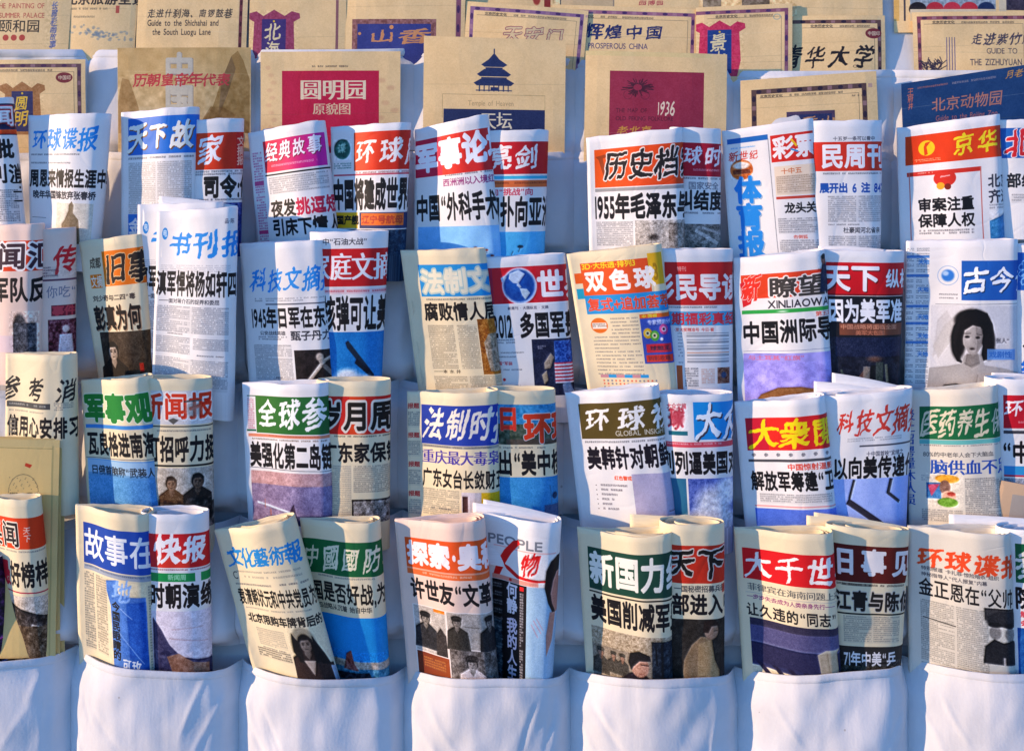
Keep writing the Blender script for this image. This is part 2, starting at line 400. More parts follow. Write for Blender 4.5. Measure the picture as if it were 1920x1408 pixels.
def make_roll(name, quad, d0, lean, T, mats, page=None, ext=0, thick=.0024, below=60, parent=None, seed=0, bow=0.0, pinch=.12, N=26, M=22, top_off=0, oval=False):
    (tlx, tly), (trx, try_), (brx, bry), (blx, bly) = quad
    w_ = math.hypot(trx - tlx, try_ - tly) + ext
    ux, uy = (trx - tlx) / (w_ - ext), (try_ - tly) / (w_ - ext)
    tlx, tly = tlx - ux * ext, tly - uy * ext; blx, bly = blx - ux * ext, bly - uy * ext
    hl = math.hypot(blx - tlx, bly - tly); hr = math.hypot(brx - trx, bry - try_); hv = (hl + hr) / 2
    prof, arc, sil = loop_profile(w_ / 1000, T, N, pinch, oval)
    nrm = []
    for i in range(len(prof)):
        a = prof[max(0, i - 1)]; b = prof[min(len(prof) - 1, i + 1)]; t = b - a; t = t / (np.linalg.norm(t) + 1e-9)
        nrm.append((-t[1], t[0]))            # outward for the front run
    nrm = np.array(nrm)
    inner = prof - nrm * thick * np.where(np.arange(len(prof)) < 0, 1, 1)[:, None]
    n = len(prof)
    yb = (bly + bry) / 2; total = hv + below
    verts, uvs = [], []
    layers = []
    for layer, pr in ((0, prof), (1, prof * .5 + inner * .5), (2, inner)):
        rows = [0] + [i / M for i in range(1, M + 1)] if layer != 1 else [0]
        idx = []
        for r in rows:
            v = r * total / hv                # 1 = the visible bottom
            off = {0: .0012, 1: 0, 2: .0012}[layer] if r == 0 else 0
            lx, ly = tlx + (blx - tlx) * v, tly + (bly - tly) * v
            rx, ry = trx + (brx - trx) * v, try_ + (bry - try_) * v
            row = []
            for k in range(n):
                a = pr[k, 0] / (w_ / 1000); dp = pr[k, 1]
                px = lx + (rx - lx) * a; py = ly + (ry - ly) * a
                py += bow * math.sin(math.pi * min(1, max(0, a))) * max(0, 1 - v)
                wob = nz3((px * .011 + seed, py * .006, seed * 1.7 + dp * 20), 1.0) * .0042 + nz3((px * .03, py * .02 + seed, 3.1), 1.0) * .0016
                ed = nz3((px * .05 + seed, seed, 0), 1.0) * 1.8 if r == 0 else 0
                dref = d0 + lean * (yb - py) / 1000 + T * .5
                q = W(px, py + top_off + ed, dref)
                d = d0 + lean * (yb + below * 0 - py) / 1000 + dp + wob
                verts.append((q.x, -d, q.z - off)); row.append(len(verts) - 1)
                xu = (arc[k] / sil * w_ - ext - 12) * 1.11 + ext if oval else (arc[k] / sil * w_ - ext) * 1.075 + ext
                u = xu / (page.tot if page else w_)
                uvs.append((u, 1 - (v * hv) / (page.h if page else hv)))
            idx.append(row)
        layers.append(idx)
    faces, mi = [], []
    def strip(A, B, m=None, flip=False):
        for k in range(n - 1):
            f = (A[k], B[k], B[k + 1], A[k + 1]); faces.append(f[::-1] if flip else f)
            mi.append(m if m is not None else (0 if (page and uvs[A[k + 1]][0] <= 1.0) else 1))
    O, Mid, I = layers
    for r in range(len(O) - 1): strip(O[r], O[r + 1]); strip(I[r], I[r + 1], 1, True)
    strip(Mid[0], O[0], 1); strip(I[0], Mid[0], 1)
    for r in range(len(O) - 1):
        for k in (0, n - 1):
            f = (O[r][k], I[r][k], I[r + 1][k], O[r + 1][k]); faces.append(f if k == 0 else f[::-1]); mi.append(1)
    return mesh_obj(name, verts, faces, mats, parent, uvs, mi)

def make_sheet(name, p0, p1, d_l, d_r, hgt, mat, parent, bend=.006):
    """a loose page standing behind its roll; p0, p1 are the ends of its top edge"""
    verts, faces = [], []; NX, NY = 18, 6
    for side in (0, 1):
        for j in range(NY + 1):
            for i in range(NX + 1):
                a = i / NX; px = p0[0] + (p1[0] - p0[0]) * a; py = p0[1] + (p1[1] - p0[1]) * a + hgt * j / NY
                py -= math.sin(math.pi * a) * 2.5 * (1 - j / NY)
                d = d_l + (d_r - d_l) * a + math.sin(math.pi * a) * bend - side * .0008
                q = W(px, py, (d_l + d_r) / 2); verts.append((q.x, -d, q.z))
    n = NX + 1; o = (NX + 1) * (NY + 1)
    for j in range(NY):
        for i in range(NX):
            a = j * n + i; faces.append((a, a + n, a + n + 1, a + 1)); faces.append((o + a, o + a + 1, o + a + n + 1, o + a + n))
    for i in range(NX): faces.append((i, i + 1, o + i + 1, o + i))
    for j in range(NY):
        a = j * n; faces.append((a, o + a, o + a + n, a + n)); a = j * n + NX; faces.append((a, a + n, o + a + n, o + a))
    return mesh_obj(name, verts, faces, [mat], parent)

PAPER = {k: mat_plain('newsprint_' + k, c, .8, .05, 60, .25, (1, 1, 6)) for k, c in
         {'white': '#ebe8e6', 'grey': '#dcd4c4', 'cream': '#ebdab4', 'pink': '#eed2c0'}.items()}
BASE = {'white': '#ebe8e6', 'grey': '#dcd4c4', 'cream': '#ebdab4', 'pink': '#eed0be'}
ROWLIP = {1: 478, 2: 724, 3: 977, 4: 1250}
NEWS = []; PHOTOS = {}
def news(row, quad, tone, label, draw, second=False, T=None, ext=None, sheets=(), bow=0, lean=None, dz=None, pinch=.12, group=True):
    """build one folded newspaper in its pocket"""
    i = len(NEWS)
    ext = (26 if second else 0) if ext is None else ext
    d0 = dback(ROWLIP[row] + (235 if row < 4 else 70)) + .003 + ((0 if second else .012) if row < 4 else (-.003 if second else .007)) + (dz or 0); T = T or ((.046 if second else .042) if row < 4 else (.050 if second else .048)); T = min(T, .050)
    lean = {1: .05, 2: .07, 3: .10, 4: .19}[row] if lean is None else lean
    tl, tr, br, bl = quad
    w_ = math.hypot(tr[0] - tl[0], tr[1] - tl[1]); hv = (math.hypot(bl[0] - tl[0], bl[1] - tl[1]) + math.hypot(br[0] - tr[0], br[1] - tr[1])) / 2
    pg = Page(w_, hv + 14, BASE[tone], ext)
    draw(pg)
    for f_ in PHOTOS.get(i, ()): pg.F(*f_)
    rs = random.Random(i * 7 + 3)
    mp = mat_print('front_page_%d' % i, pg.image('front_page_%d' % i), .5 if tone == 'white' else .72)
    o = make_roll('folded_newspaper', quad, d0, lean, T, [mp, PAPER[tone]], pg, ext, seed=i * 3.7, bow=bow, pinch=pinch, below=60 if row < 4 else 28, oval=second and ext > 12)
    o['label'] = label; o['category'] = 'newspaper'; o['group'] = 'folded newspapers standing in the cloth pockets'
    # the inner pages, a looser loop just inside the outer fold
    def ins(p, q, f): return (p[0] + (q[0] - p[0]) * f, p[1] + (q[1] - p[1]) * f)
    q2 = (ins(tl, tr, .06), ins(tr, tl, .045), ins(br, bl, .045), ins(bl, br, .06))
    dt = rs.uniform(1.5, 6.0)
    make_roll('inner_pages', q2, d0 + T * (.1 if second and ext > 12 else .04), lean, T * .78, [PAPER[tone], PAPER[tone]], None, 0 if not second else ext - 4, thick=.0012, seed=i * 3.7, parent=o, N=16, M=6, top_off=dt, pinch=.0, oval=second and ext > 12, below=0)
    q3 = (ins(tl, tr, .2), ins(tr, tl, .085), ins(br, bl, .085), ins(bl, br, .2))
    make_roll('inner_pages', q3, d0 + T * (.19 if second and ext > 12 else .05), lean, T * .60, [PAPER[tone], PAPER[tone]], None, 0 if not second else max(0, ext - 8), thick=.0010, seed=i * 5.1, parent=o, N=14, M=5, top_off=dt + rs.uniform(-4, 4), pinch=.0, oval=second and ext > 12, below=0)
    for p0, p1 in sheets:
        lf = lean * ((bl[1] + br[1]) / 2 - p0[1]) / 1000; make_sheet('loose_page', p0, p1, d0 - .006 + lf, d0 + T * .12 + lf, 110, PAPER[tone], o, .002)
    NEWS.append(o)
    return o

BOOK_EDGE = mat_plain('booklet_paper', '#d9c894', .8, .08, 50, .2, (1, 1, 10))
BOOKS = []
def booklet(quad, dtop, dbot, base, label, draw, name='map_booklet', cat='map booklet', th=.004, group='map booklets in the upper pockets', rough=.55):
    tl, tr, br, bl = quad; i = len(BOOKS)
    w_ = math.hypot(tr[0] - tl[0], tr[1] - tl[1]); hv = (math.hypot(bl[0] - tl[0], bl[1] - tl[1]) + math.hypot(br[0] - tr[0], br[1] - tr[1])) / 2
    pg = Page(w_, hv, base, 0, 1.0); draw(pg)
    m = mat_print('cover_%d' % i, pg.image('cover_%d' % i), rough, .1)
    def slab(nm, f0, b0, ins, mats, parent, uv):
        verts, uvs, faces, mi = [], [], [], []
        NX, NY = 12, 12
        for side, dd in ((0, f0), (1, b0)):
            for j in range(NY + 1):
                for k in range(NX + 1):
                    a = ins + (1 - 2 * ins) * k / NX; v = ins + (1 - 2 * ins) * j / NY
                    x = (tl[0] * (1 - a) + tr[0] * a) * (1 - v) + (bl[0] * (1 - a) + br[0] * a) * v
                    y = (tl[1] * (1 - a) + tr[1] * a) * (1 - v) + (bl[1] * (1 - a) + br[1] * a) * v
                    d = dtop + (dbot - dtop) * v + dd + (.003 + .002 * math.sin(i * 1.7)) * math.sin(math.pi * a) + nz3((x * .012 + i, y * .01, i), 1) * .0022
                    if side == 0 and (k in (0, NX) or j == 0): d -= .0006
                    q = W(x, y, dtop * .5 + dbot * .5 + dd); verts.append((q.x, -d, q.z)); uvs.append((a, 1 - v))
        n = NX + 1; o = n * (NY + 1)
        for j in range(NY):
            for k in range(NX):
                a = j * n + k; faces.append((a, a + n, a + n + 1, a + 1)); mi.append(0); faces.append((o + a, o + a + 1, o + a + n + 1, o + a + n)); mi.append(1)
        for k in range(NX):
            faces.append((k, k + 1, o + k + 1, o + k)); mi.append(1)
            a = NY * n + k; faces.append((a, o + a, o + a + 1, a + 1)); mi.append(1)
        for j in range(NY):
            a = j * n; faces.append((a, o + a, o + a + n, a + n)); mi.append(1); a = j * n + NX; faces.append((a, a + n, o + a + n, o + a)); mi.append(1)
        return mesh_obj(nm, verts, faces, mats, parent, uvs, mi, smooth=False)
    o = slab(name, th, th - .0009, 0, [m, BOOK_EDGE], None, True)
    slab('page_block', th - .0011, .0011, .006, [BOOK_EDGE, BOOK_EDGE], o, False)
    slab('back_cover', .0009, 0, 0, [BOOK_EDGE, BOOK_EDGE], o, False)
    o['label'] = label; o['category'] = cat; o['group'] = group
    BOOKS.append(o); return o

# ------------------------------------------------------------------ the front pages
K_ = '#141216'; WH = '#f6f6fa'; RED = '#d81420'; ORG = '#e8440c'; BLU = '#1560c4'; SKY = '#2a8fe0'; CYN = '#0a90dc'; GRN = '#0c6a34'; GY = '#57565c'


PHOTOS.update({0: [(0, 12, 130, 70, 1, .05)], 1: [(68, 166, 150, 240)], 3: [(-30, 156, 110, 240)], 5: [(4, 24, 42, 66, 1, .06), (4, 196, 180, 250, 1, .2)], 6: [(6, 196, 160, 260, 1, .04)], 7: [(-26, 188, 140, 260, 1, .04)],
  8: [(88, 164, 230, 240, 1, .25)], 9: [(-26, 178, 110, 240, 1, .2)], 10: [(12, 58, 52, 98, 1, .12)], 12: [(160, 172, 230, 240, 1, .1)], 14: [(116, 160, 165, 236, 1, .2)], 15: [(2, 168, 90, 240, 1, .2)],
  16: [(18, 176, 180, 270, 1, .12)], 19: [(96, 202, 230, 275, 1, .12)], 20: [(-26, 186, 190, 290, 1, .08)], 21: [(132, 132, 200, 236, 1, .2)], 22: [(10, 21, 80, 88, 1, .06), (62, 156, 200, 260, 1, .15)], 23: [(122, 132, 200, 216, 1, .04)],
  24: [(90, 220, 118, 250)], 25: [(12, 200, 200, 275, 1, .08), (150, 10, 182, 78, 1, .1)], 26: [(-20, 160, 200, 275, 1, .14)], 27: [(46, 122, 143, 280, 1, .05), (143, 122, 240, 200, 1, .05), (143, 224, 240, 280, 1, .05)],
  30: [(4, 186, 190, 250, 2, .12)], 31: [(-20, 164, 150, 275, 1, .16), (50, 36, 110, 84, 1, .1)], 32: [(10, 166, 190, 262, 1, .12)], 33: [(34, 220, 170, 262, 1, .3)], 34: [(104, 184, 200, 240, 1, .08)], 35: [(-20, 160, 150, 250, 1, .08)],
  36: [(106, 158, 230, 262, 1, .05)], 37: [(28, 156, 190, 255, 1, .14), (-6, 20, 34, 66, 1, .06)], 38: [(20, 204, 200, 262, 1, .05)], 39: [(-10, 158, 200, 238, 1, .06)], 40: [(20, 158, 82, 222, 1, .1)], 41: [(-10, 184, 190, 270, 1, .2)],
  42: [(20, 180, 190, 300, 1, .2)], 43: [(66, 126, 142, 165, 1, .08), (96, 165, 142, 262, 1, .1)], 44: [(-26, 178, 150, 310, 1, .12)], 45: [(94, 190, 180, 330, 1, .08)], 46: [(4, 176, 190, 256, 1, .04), (4, 240, 190, 330, 1, .14)],
  47: [(22, 166, 84, 254, 1, .14), (88, 166, 220, 232, 1, .14), (88, 234, 220, 310, 1, .2)], 48: [(0, 121, 28, 330, 1, .16), (76, 60, 200, 330, 1, .06)], 49: [(16, 188, 260, 310, 1, .16)], 50: [(-20, 174, 160, 310, 1, .12)],
  51: [(18, 172, 220, 310, 1, .08)], 52: [(-10, 254, 180, 320, 1, .2)], 53: [(118, 134, 200, 240, 1, .12)], 54: [(-10, 182, 190, 330, 1, .1)], 55: [(0, 0, 160, 300, 1, .2)]})
# ---- row 1
def d(c):
    c.R(0, 12, 130, 70, '#1c2348').R(0, 60, 130, 68, '#e24a14'); c.T('新闻文摘', 30, 16, 38, '#e2dede', b=4, o='#a01420')
    c.T('未批', 42, 78, 34, K_, 27, b=7).T('人刂消', 30, 124, 34, K_, 27, b=6); c.L(20, 170, 95, 230, cols=2); c.T('：', 96, 150, 20, K_)
    c.T('一一一', 88, 150, 16, K_, v=True, b=5)
news(1, [(-72, 190), (24, 183), (46, 415), (-50, 415)], 'white', "leftmost newspaper of the top newspaper row, dark blue masthead over an orange stripe", d)
def d(c):
    c.T('环球谍报', 8, 28, 38, '#1c8ade', 36, b=5, st='brush')
    c.L(4, 74, 118, 78, 5, a=.8); c.L(4, 90, 100, 94, 5, a=.8)
    c.T('周恩来情报生涯中罕见', 2, 104, 33, K_, 21.5, b=5).T('晚年华国锋放弃张春桥', 8, 144, 15, '#34343c', 14.5, b=4)
    c.R(68, 166, 150, 240, '#d8d0c0').N(68, 166, 150, 240, .05, 10)
    c.P([(84, 206), (92, 196), (100, 180), (100, 170), (106, 162), (111, 170), (110, 184), (122, 196), (128, 240), (84, 240)], '#7c6c54')
    c.LI(6, 196, 40, 196, 1, GY)
news(1, [(48, 216), (209, 213), (190, 448), (50, 440)], 'white', "flaring rolled newspaper with light blue brush title and a brown statue silhouette", d)
def d(c):
    c.R(13, 14, 210, 84, '#1668c8', '#1a78d8').T('天下故事会', 15, 26, 48, '#fbf6ea', 47, b=6, st='brush', sh='#7a4a20')
    c.L(13, 88, 150, 94, 6, a=.8).L(14, 98, 146, 196, 3.6, '#6a625c', .42, 2)
    c.R(13, 196, 38, 240, '#1e70cc').T('金', 15, 204, 30, '#e8e8ee', b=5).L(44, 205, 146, 240, 3.6, a=.42, cols=2)
news(1, [(222, 210), (374, 201), (370, 445), (224, 445)], 'white', "newspaper with plain blue masthead and white brush title, behind the tallest newspaper", d)
def d(c):
    c.R(-30, 26, 60, 94, ORG, '#d62a12').T('家', -4, 32, 50, WH, 46, b=5, st='brush').R(60, 26, 120, 94, '#c81c18').T('文摘报', 62, 34, 17, '#f0c4a8', b=3, v=True)
    c.L(-30, 96, 100, 104, 5, a=.7).T('司令:何以', 4, 106, 40, K_, 30, b=7).L(-20, 148, 90, 154, 5, a=.9, c='#222233').R(-30, 156, 110, 240, '#2c3c84').N(-30, 156, 110, 240, .25, 3)
    c.T('的全女', 0, 160, 20, '#d8dcf0', b=4)
news(1, [(376, 226), (457, 222), (453, 420), (378, 420)], 'white', "narrow rolled newspaper with one big white brush character on an orange band", d, True)
def d(c):
    c.L(4, 40, 22, 215, 5, '#b83070', .8).R(4, 96, 22, 104, '#b8286c', a=.8).R(4, 190, 22, 197, '#c02060', a=.8)
    c.R(27, 22, 152, 82, '#dc1838', '#c818a0').T('经典故事', 32, 28, 33, '#fbf2f6', 28.5, b=5, st='brush', sh='#7a1030', dy=-1)
    c.L(40, 68, 132, 73, 6, '#f4c0d0', .7).LI(26, 87, 160, 87, 3, '#202024').L(32, 92, 150, 124, 4, a=.4)
    c.T('夜发', 32, 136, 31, K_, 27, b=5).T('挑逗短信', 86, 136, 31, '#d02044', 27, b=5).T('引床下情人', 32, 172, 31, K_, 27, b=5).T('尽', 164, 172, 31, '#d02020', 27, b=5)
news(1, [(461, 249), (610, 226), (634, 436), (480, 450)], 'white', "leaning newspaper with a crimson to magenta masthead box and two headline lines", d)
def d(c):
    c.E(22, 44, 17, 20, '#1c5a52').N(6, 26, 40, 64, .14, 4).T('谍', 12, 32, 20, '#9cc8b8', b=3, st='brush').L(4, 70, 40, 84, 4, '#1c5a52', .7)
    c.R(46, 14, 190, 86, ORG, '#c8181c').T('环球周刊', 50, 27, 46, '#fdf4ee', 50, b=5, st='brush'); c.R(4, 92, 180, 95, '#c85060').L(50, 88, 170, 91, 5, '#903030', .7)
    c.T('中国将建成世界最大', 2, 102, 56, K_, 22.5, b=7).R(4, 164, 54, 194, '#e8b414').T('国产舰', 6, 170, 17, '#1a1608', 17, b=5)
    c.R(58, 164, 180, 194, '#283462').R(62, 166, 150, 188, '#e87024').T('辽宁号航母', 64, 170, 15, '#b84028', 17, b=4); c.R(4, 196, 180, 250, '#2c5468', '#1e3450').N(4, 196, 180, 250, .12, 6)
news(1, [(618, 238), (771, 230), (761, 465), (624, 465)], 'white', "newspaper with red masthead and a round dark green emblem at its left", d)
def d(c):
    c.R(2, 24, 52, 98, '#c81440').R(52, 24, 190, 98, '#e03018', '#d01c30').T('军事论坛', 2, 34, 54, '#fbfbff', 45, b=8, dy=-3)
    c.L(52, 98, 150, 103, 5, a=.8).T('西洲洲以入境红旗', 52, 106, 14, '#9a4078', 13, b=3)
    c.T('中国“外科手术式', 3, 134, 50, K_, 21.5, b=6).R(6, 196, 160, 260, '#74b6ec', '#9ccff6').N(6, 196, 160, 260, .04, 16)
    for x, y in ((100, 236), (108, 246), (116, 240), (124, 250)): c.E(x, y, 3, 2, '#a05040').LI(x, y, x, y + 6, .8, '#403038')
news(1, [(776, 243), (916, 214), (946, 474), (776, 474)], 'white', 'leaning newspaper with bold white title on red and pale blue sky with tiny parachutists', d)
def d(c):
    c.R(-26, 22, 140, 82, '#d81822', '#b8141c').T('亮剑', -18, 28, 46, '#fff6f0', 50, b=5, st='brush').R(-26, 85, 140, 91, '#38b4d8').R(-26, 93, 140, 106, '#d86a34').L(-20, 96, 120, 102, 6, '#7a2a14', .8)
    c.T('向“挑战”向', -14, 108, 13, '#d0405c', 16, b=3).T('们扑向亚洲', -22, 124, 54, K_, 27, b=6).R(-26, 188, 140, 260, '#48a8dc', '#5cbcec').N(-26, 188, 140, 260, .04, 12)
    c.E(44, 216, 6, 3, '#283a50').LI(44, 216, 40, 226, 1, '#222222').LI(30, 224, 26, 232, 1.4, '#334455')
news(1, [(926, 246), (1029, 244), (1021, 474), (928, 474)], 'white', "rolled newspaper with red masthead over cyan and brown stripes, lone parachute below", d, True)
def d(c):
    c.R(14, 26, 230, 100, '#e8560e', '#dc3a0c').P([(16, 40), (46, 34), (48, 38), (30, 44), (38, 90), (34, 92), (22, 46)], '#a04010')
    c.T('历史档案', 34, 34, 50, '#201a1a', 48, b=4, st='brush', o='#f4e6dc', orr=5).R(14, 102, 230, 108, '#9a9898')
    c.T('1955年毛泽东与', 13, 114, 46, K_, 29, b=7, lat=.8).L(14, 166, 84, 214, 3.6, a=.45).R(88, 164, 230, 240, '#b4ada6').N(88, 164, 230, 240, .16, 6).E(124, 196, 14, 8, '#4a4442', .6).R(150, 170, 200, 230, '#8a8078').N(150, 170, 200, 230, .2, 5)
news(1, [(1100, 258), (1280, 240), (1284, 465), (1106, 465)], 'white', 'wide newspaper with orange masthead, outlined black brush title and a large dated headline', d)
def d(c):
    c.R(-26, 28, 110, 90, '#c4142c', '#a81030').T('球时报', -12, 34, 36, '#f8eef2', 38, b=4, st='brush').L(4, 76, 60, 80, 6, '#f0b0b8', .7).L(-20, 92, 80, 96, 5, a=.8)
    c.T('国家安全', -4, 100, 14, '#7a7a84', 14, b=2).T('纠结度假', -22, 116, 36, K_, 28, b=5).L(-20, 156, 80, 160, 5, a=.7).R(-26, 178, 110, 240, '#7a7470').N(-26, 178, 110, 240, .25, 7).LI(8, 190, 50, 215, 7, '#cfc8c4', .8).LI(20, 185, 66, 200, 5, '#c8c0bc', .7)
news(1, [(1281, 240), (1351, 243), (1351, 462), (1283, 462)], 'white', "narrow rolled newspaper with crimson band, right of the wide orange masthead paper", d, True, T=.04)
def d(c):
    c.R(8, 18, 84, 28, '#1a64b4').L(14, 36, 60, 40, 4, SKY, .6).T('新世纪', 10, 44, 18, '#d8453c', 19, b=2, st='brush')
    c.E(32, 80, 22, 20, '#c86428').E(32, 72, 18, 8, '#f0e4d8', .3).R(16, 80, 48, 88, '#5a2c20', a=.8).N(12, 62, 52, 98, .15, 4)
    c.T('体育报', 18, 94, 50, '#1e86dc', b=7, v=True, sh='#9ab0c8').LI(84, 26, 88, 240, 1.4, '#8a8a92')
    c.R(88, 22, 220, 72, '#d8281c').T('彩票报', 92, 26, 40, '#fbf3f0', 42, b=6).LI(126, 32, 136, 46, 4, '#f0c020').LI(124, 50, 138, 56, 3, '#2090d0')
    c.R(92, 80, 190, 134, '#eed9c0').T('十中五', 104, 84, 11, '#d07040', 13, b=2).L(94, 98, 180, 132, 4, '#8a6a50', .5).R(92, 136, 190, 141, '#c44434')
    c.T('龙头关注', 106, 148, 19, '#202024', 20, b=4).L(92, 176, 190, 205, 4, a=.5, cols=1).T('击倒狐', 118, 207, 7, '#d85040', 9, b=2).L(92, 216, 190, 262, 4, a=.5)
news(1, [(1355, 246), (1524, 222), (1542, 474), (1371, 474)], 'white', "tabloid with big blue characters running down its left column", d, T=.03)
def d(c):
    c.T('十五岁一条可以看中', 20, 30, 8, '#50505a', 9, b=2).R(-20, 40, 190, 94, '#d8301c').T('民周刊', -2, 44, 44, '#fdf8f8', 44, b=6).L(0, 97, 130, 102, 5, a=.8)
    c.T('展开出 6 注 842万', -6, 116, 18, '#1c50a8', 18, b=5).L(8, 140, 122, 188, 3.8, a=.42, cols=2).L(8, 192, 70, 196, 4, a=.8).T('杜豪闻河北省亲', 38, 198, 11, '#3c3c44', 11, b=2).L(8, 214, 122, 262, 3.8, a=.5, cols=2)
news(1, [(1526, 228), (1653, 226), (1650, 474), (1534, 474)], 'white', 'newspaper with bold white title on a red band and a row of blue lottery numbers', d, True)
def d(c):
    c.R(14, 20, 230, 76, '#e03c0c').E(52, 46, 15, 15, '#f4c818').P([(50, 36), (60, 34), (52, 44), (54, 58), (48, 60), (47, 44)], '#e03c0c').L(30, 66, 76, 72, 3, '#f4c8a0', .8)
    c.T('京华时报', 98, 24, 42, '#f6dc20', 45, b=4, st='brush')
    c.R(16, 90, 148, 98, '#d43020').LI(20, 90, 20, 230, 2, '#d06a60').LI(147, 90, 147, 230, 2, '#d06a60').E(82, 106, 20, 16, '#d02c1c').T('一', 74, 92, 20, '#e8a0a0', b=3, st='brush').E(74, 120, 7, 7, '#e8a020').E(86, 122, 6, 6, '#7a2010').L(34, 92, 62, 96, 4, '#f8d0c0', .7)
    c.T('审案注重', 34, 142, 25, K_, 25, b=6).T('保障人权', 34, 172, 25, K_, 25, b=6).L(34, 202, 130, 214, 5, a=.8)
    c.T('北京', 160, 106, 24, '#3a3c48', 25, b=4).T('齐进', 160, 134, 24, '#3a3c48', 25, b=4).L(160, 160, 220, 170, 5, a=.5).P([(160, 190), (210, 172), (230, 200), (230, 240), (160, 240)], '#3c84b8').N(160, 178, 230, 240, .1, 6)
news(1, [(1686, 240), (1873, 214), (1882, 448), (1692, 455)], 'white', 'newspaper with yellow brush title and round yellow emblem on an orange-red band', d, T=.036)
def d(c):
    c.R(-20, 16, 190, 72, '#1c60b4').T('北京', -8, 20, 46, '#d8242c', 50, b=4, st='brush', o='#f2e6ec', orr=4).T('部级官', -8, 100, 26, '#23252c', 27, b=5).L(0, 138, 120, 155, 5, a=.4)
news(1, [(1876, 226), (1992, 224), (1990, 388), (1880, 388)], 'white', "newspaper with red brush title on a blue band at the right edge", d, True)

# ---- row 2
def d(c):
    c.R(0, 30, 240, 86, ORG, '#d83010').T('新闻汇', 30, 34, 48, '#3a2432', 58, b=4, o='#f6eee8', orr=8).T('我军队反”', 40, 98, 44, K_, 36, b=6, gap=.06)
    c.E(130, 190, 14, 30, '#3c3a3e', .3).R(118, 182, 160, 236, '#4a4c54').N(110, 160, 165, 236, .2, 5).R(20, 205, 118, 236, '#d8c4d0', a=.6)
news(2, [(-80, 424), (83, 419), (81, 658), (-78, 658)], 'pink', "pinkish newspaper with dark outlined title on orange, at the left edge", d)
def d(c):
    c.T('传', 14, 32, 50, '#d0242c', 44, b=4, st='brush').N(-20, 76, 80, 90, .1, 3).L(-20, 70, 20, 92, 5, '#503848', .8).R(-20, 93, 80, 97, '#6a4454').T('你吃“了', 0, 106, 22, '#8a8490', 20, b=2)
    c.R(8, 142, 50, 162, '#7a2030').T('事件', 10, 143, 18, '#c8404c', 20, b=5).R(2, 168, 90, 240, '#6a3440').N(2, 168, 90, 240, .3, 5).E(32, 186, 7, 8, '#e0c4bc', .3).P([(22, 196), (42, 196), (46, 240), (18, 240)], '#dcc8cc')
    c.N(0, 0, 1, 1)
news(2, [(84, 430), (141, 426), (143, 664), (86, 664)], 'pink', 'slim rolled pink newspaper with a single red brush character and a dark figure photo', d, True, T=.036)
def d(c):
    c.T('成都', 16, 34, 20, '#5a4a38', 13, b=3).R(46, 24, 190, 90, '#ec7c10', '#e86408').T('旧事报', 52, 32, 50, '#2c221e', 50, b=5, st='brush', o='#f0c890', orr=3)
    c.R(14, 66, 40, 92, '#ec7c10').T('文摘', 15, 68, 22, '#f8ead8', 13, b=3).T('刘少奇与二四“毒', 14, 106, 11, '#403430', 12.5, b=3)
    c.T('彭真为何', 12, 126, 46, '#1e1614', 26, b=5, sh='#b08c6c').R(18, 176, 180, 270, '#3c3028', '#50402c').N(18, 176, 180, 270, .06, 8).PT(46, 214, 34, '#15110f', '#a8988c', '#221c1a')
    c.R(102, 236, 110, 252, '#c83018')
news(2, [(144, 454), (272, 437), (296, 706), (180, 712)], 'cream', 'cream newspaper tilted behind the tall light blue paper, orange title block and dark portrait', d, T=.03, dz=-.012)
def bk(c, sc=1):
    c.E(16, 44, 6, 12, '#2a8cd8').T('电', 12, 36, 14, '#d8ecfa', 8, b=3); c.T('书刊报', 26, 42, 46, '#1c8ade', 54, b=3, st='brush')
    c.L(8, 104, 150, 118, 3.5, '#8a8a94', .4).T('滇军悍将杨如轩四次', 2, 116, 46, K_, 20.5, b=5).T('一一面对蒋介石的捉弄和委屈', 8, 168, 9, '#3a3c46', 9.5, b=2)
    c.L(4, 182, 148, 232, 3.6, '#5a5c68', .5, 2).L(4, 240, 76, 272, 3.6, '#5a5c68', .5).L(82, 240, 148, 262, 3.6, '#5a5c68', .5).L(20, 233, 60, 238, 4, a=.9).L(90, 270, 140, 274, 4, a=.9).L(4, 280, 148, 335, 3.6, '#5a5c68', .5, 2)
    c.T('品·陈', 138, 20, 9, '#70707c', 8, b=3)
news(2, [(256, 384), (420, 378), (410, 702), (254, 705)], 'white', 'second copy of the light blue titled paper, its left margin showing behind the front copy', lambda c: bk(c), T=.022, dz=.006, sheets=[((296, 368), (446, 386))])
news(2, [(292, 397), (446, 388), (440, 725), (282, 712)], 'white', 'tallest newspaper, light blue brush title and small oval emblem, standing above its neighbours', lambda c: bk(c), T=.03, dz=.022, ext=0)
def d(c):
    c.T('科技文摘报', 18, 50, 40, '#2a90e4', 35, b=3, st='run').L(44, 104, 160, 112, 4, a=.4).LI(44, 116, 170, 116, 2.5, '#60606a').L(22, 104, 38, 114, 4, a=.5)
    c.T('1945年日军在东北', 14, 122, 38, K_, 23, b=5, lat=.75).T('公安战线英雄', 28, 166, 8, '#44444c', 9, b=2).L(24, 176, 84, 186, 4, a=.8).T('甄子丹力功夫', 92, 166, 18, '#3a3a42', 19, b=3)
    c.L(14, 192, 92, 260, 3.7, a=.42, cols=1).R(96, 202, 230, 275, '#241c1c').N(96, 202, 230, 275, .08, 8).LI(112, 268, 150, 222, 7, '#cfc0b0').E(142, 216, 8, 9, '#b8a898', .3).LI(140, 226, 176, 212, 6, '#a89a8c').LI(146, 230, 170, 256, 8, '#7c7068').L(50, 252, 74, 258, 5, a=1)
news(2, [(446, 458), (608, 448), (630, 712), (464, 718)], 'white', 'pale newspaper with thin bright blue running-hand title and a dark action photo at lower right', d)
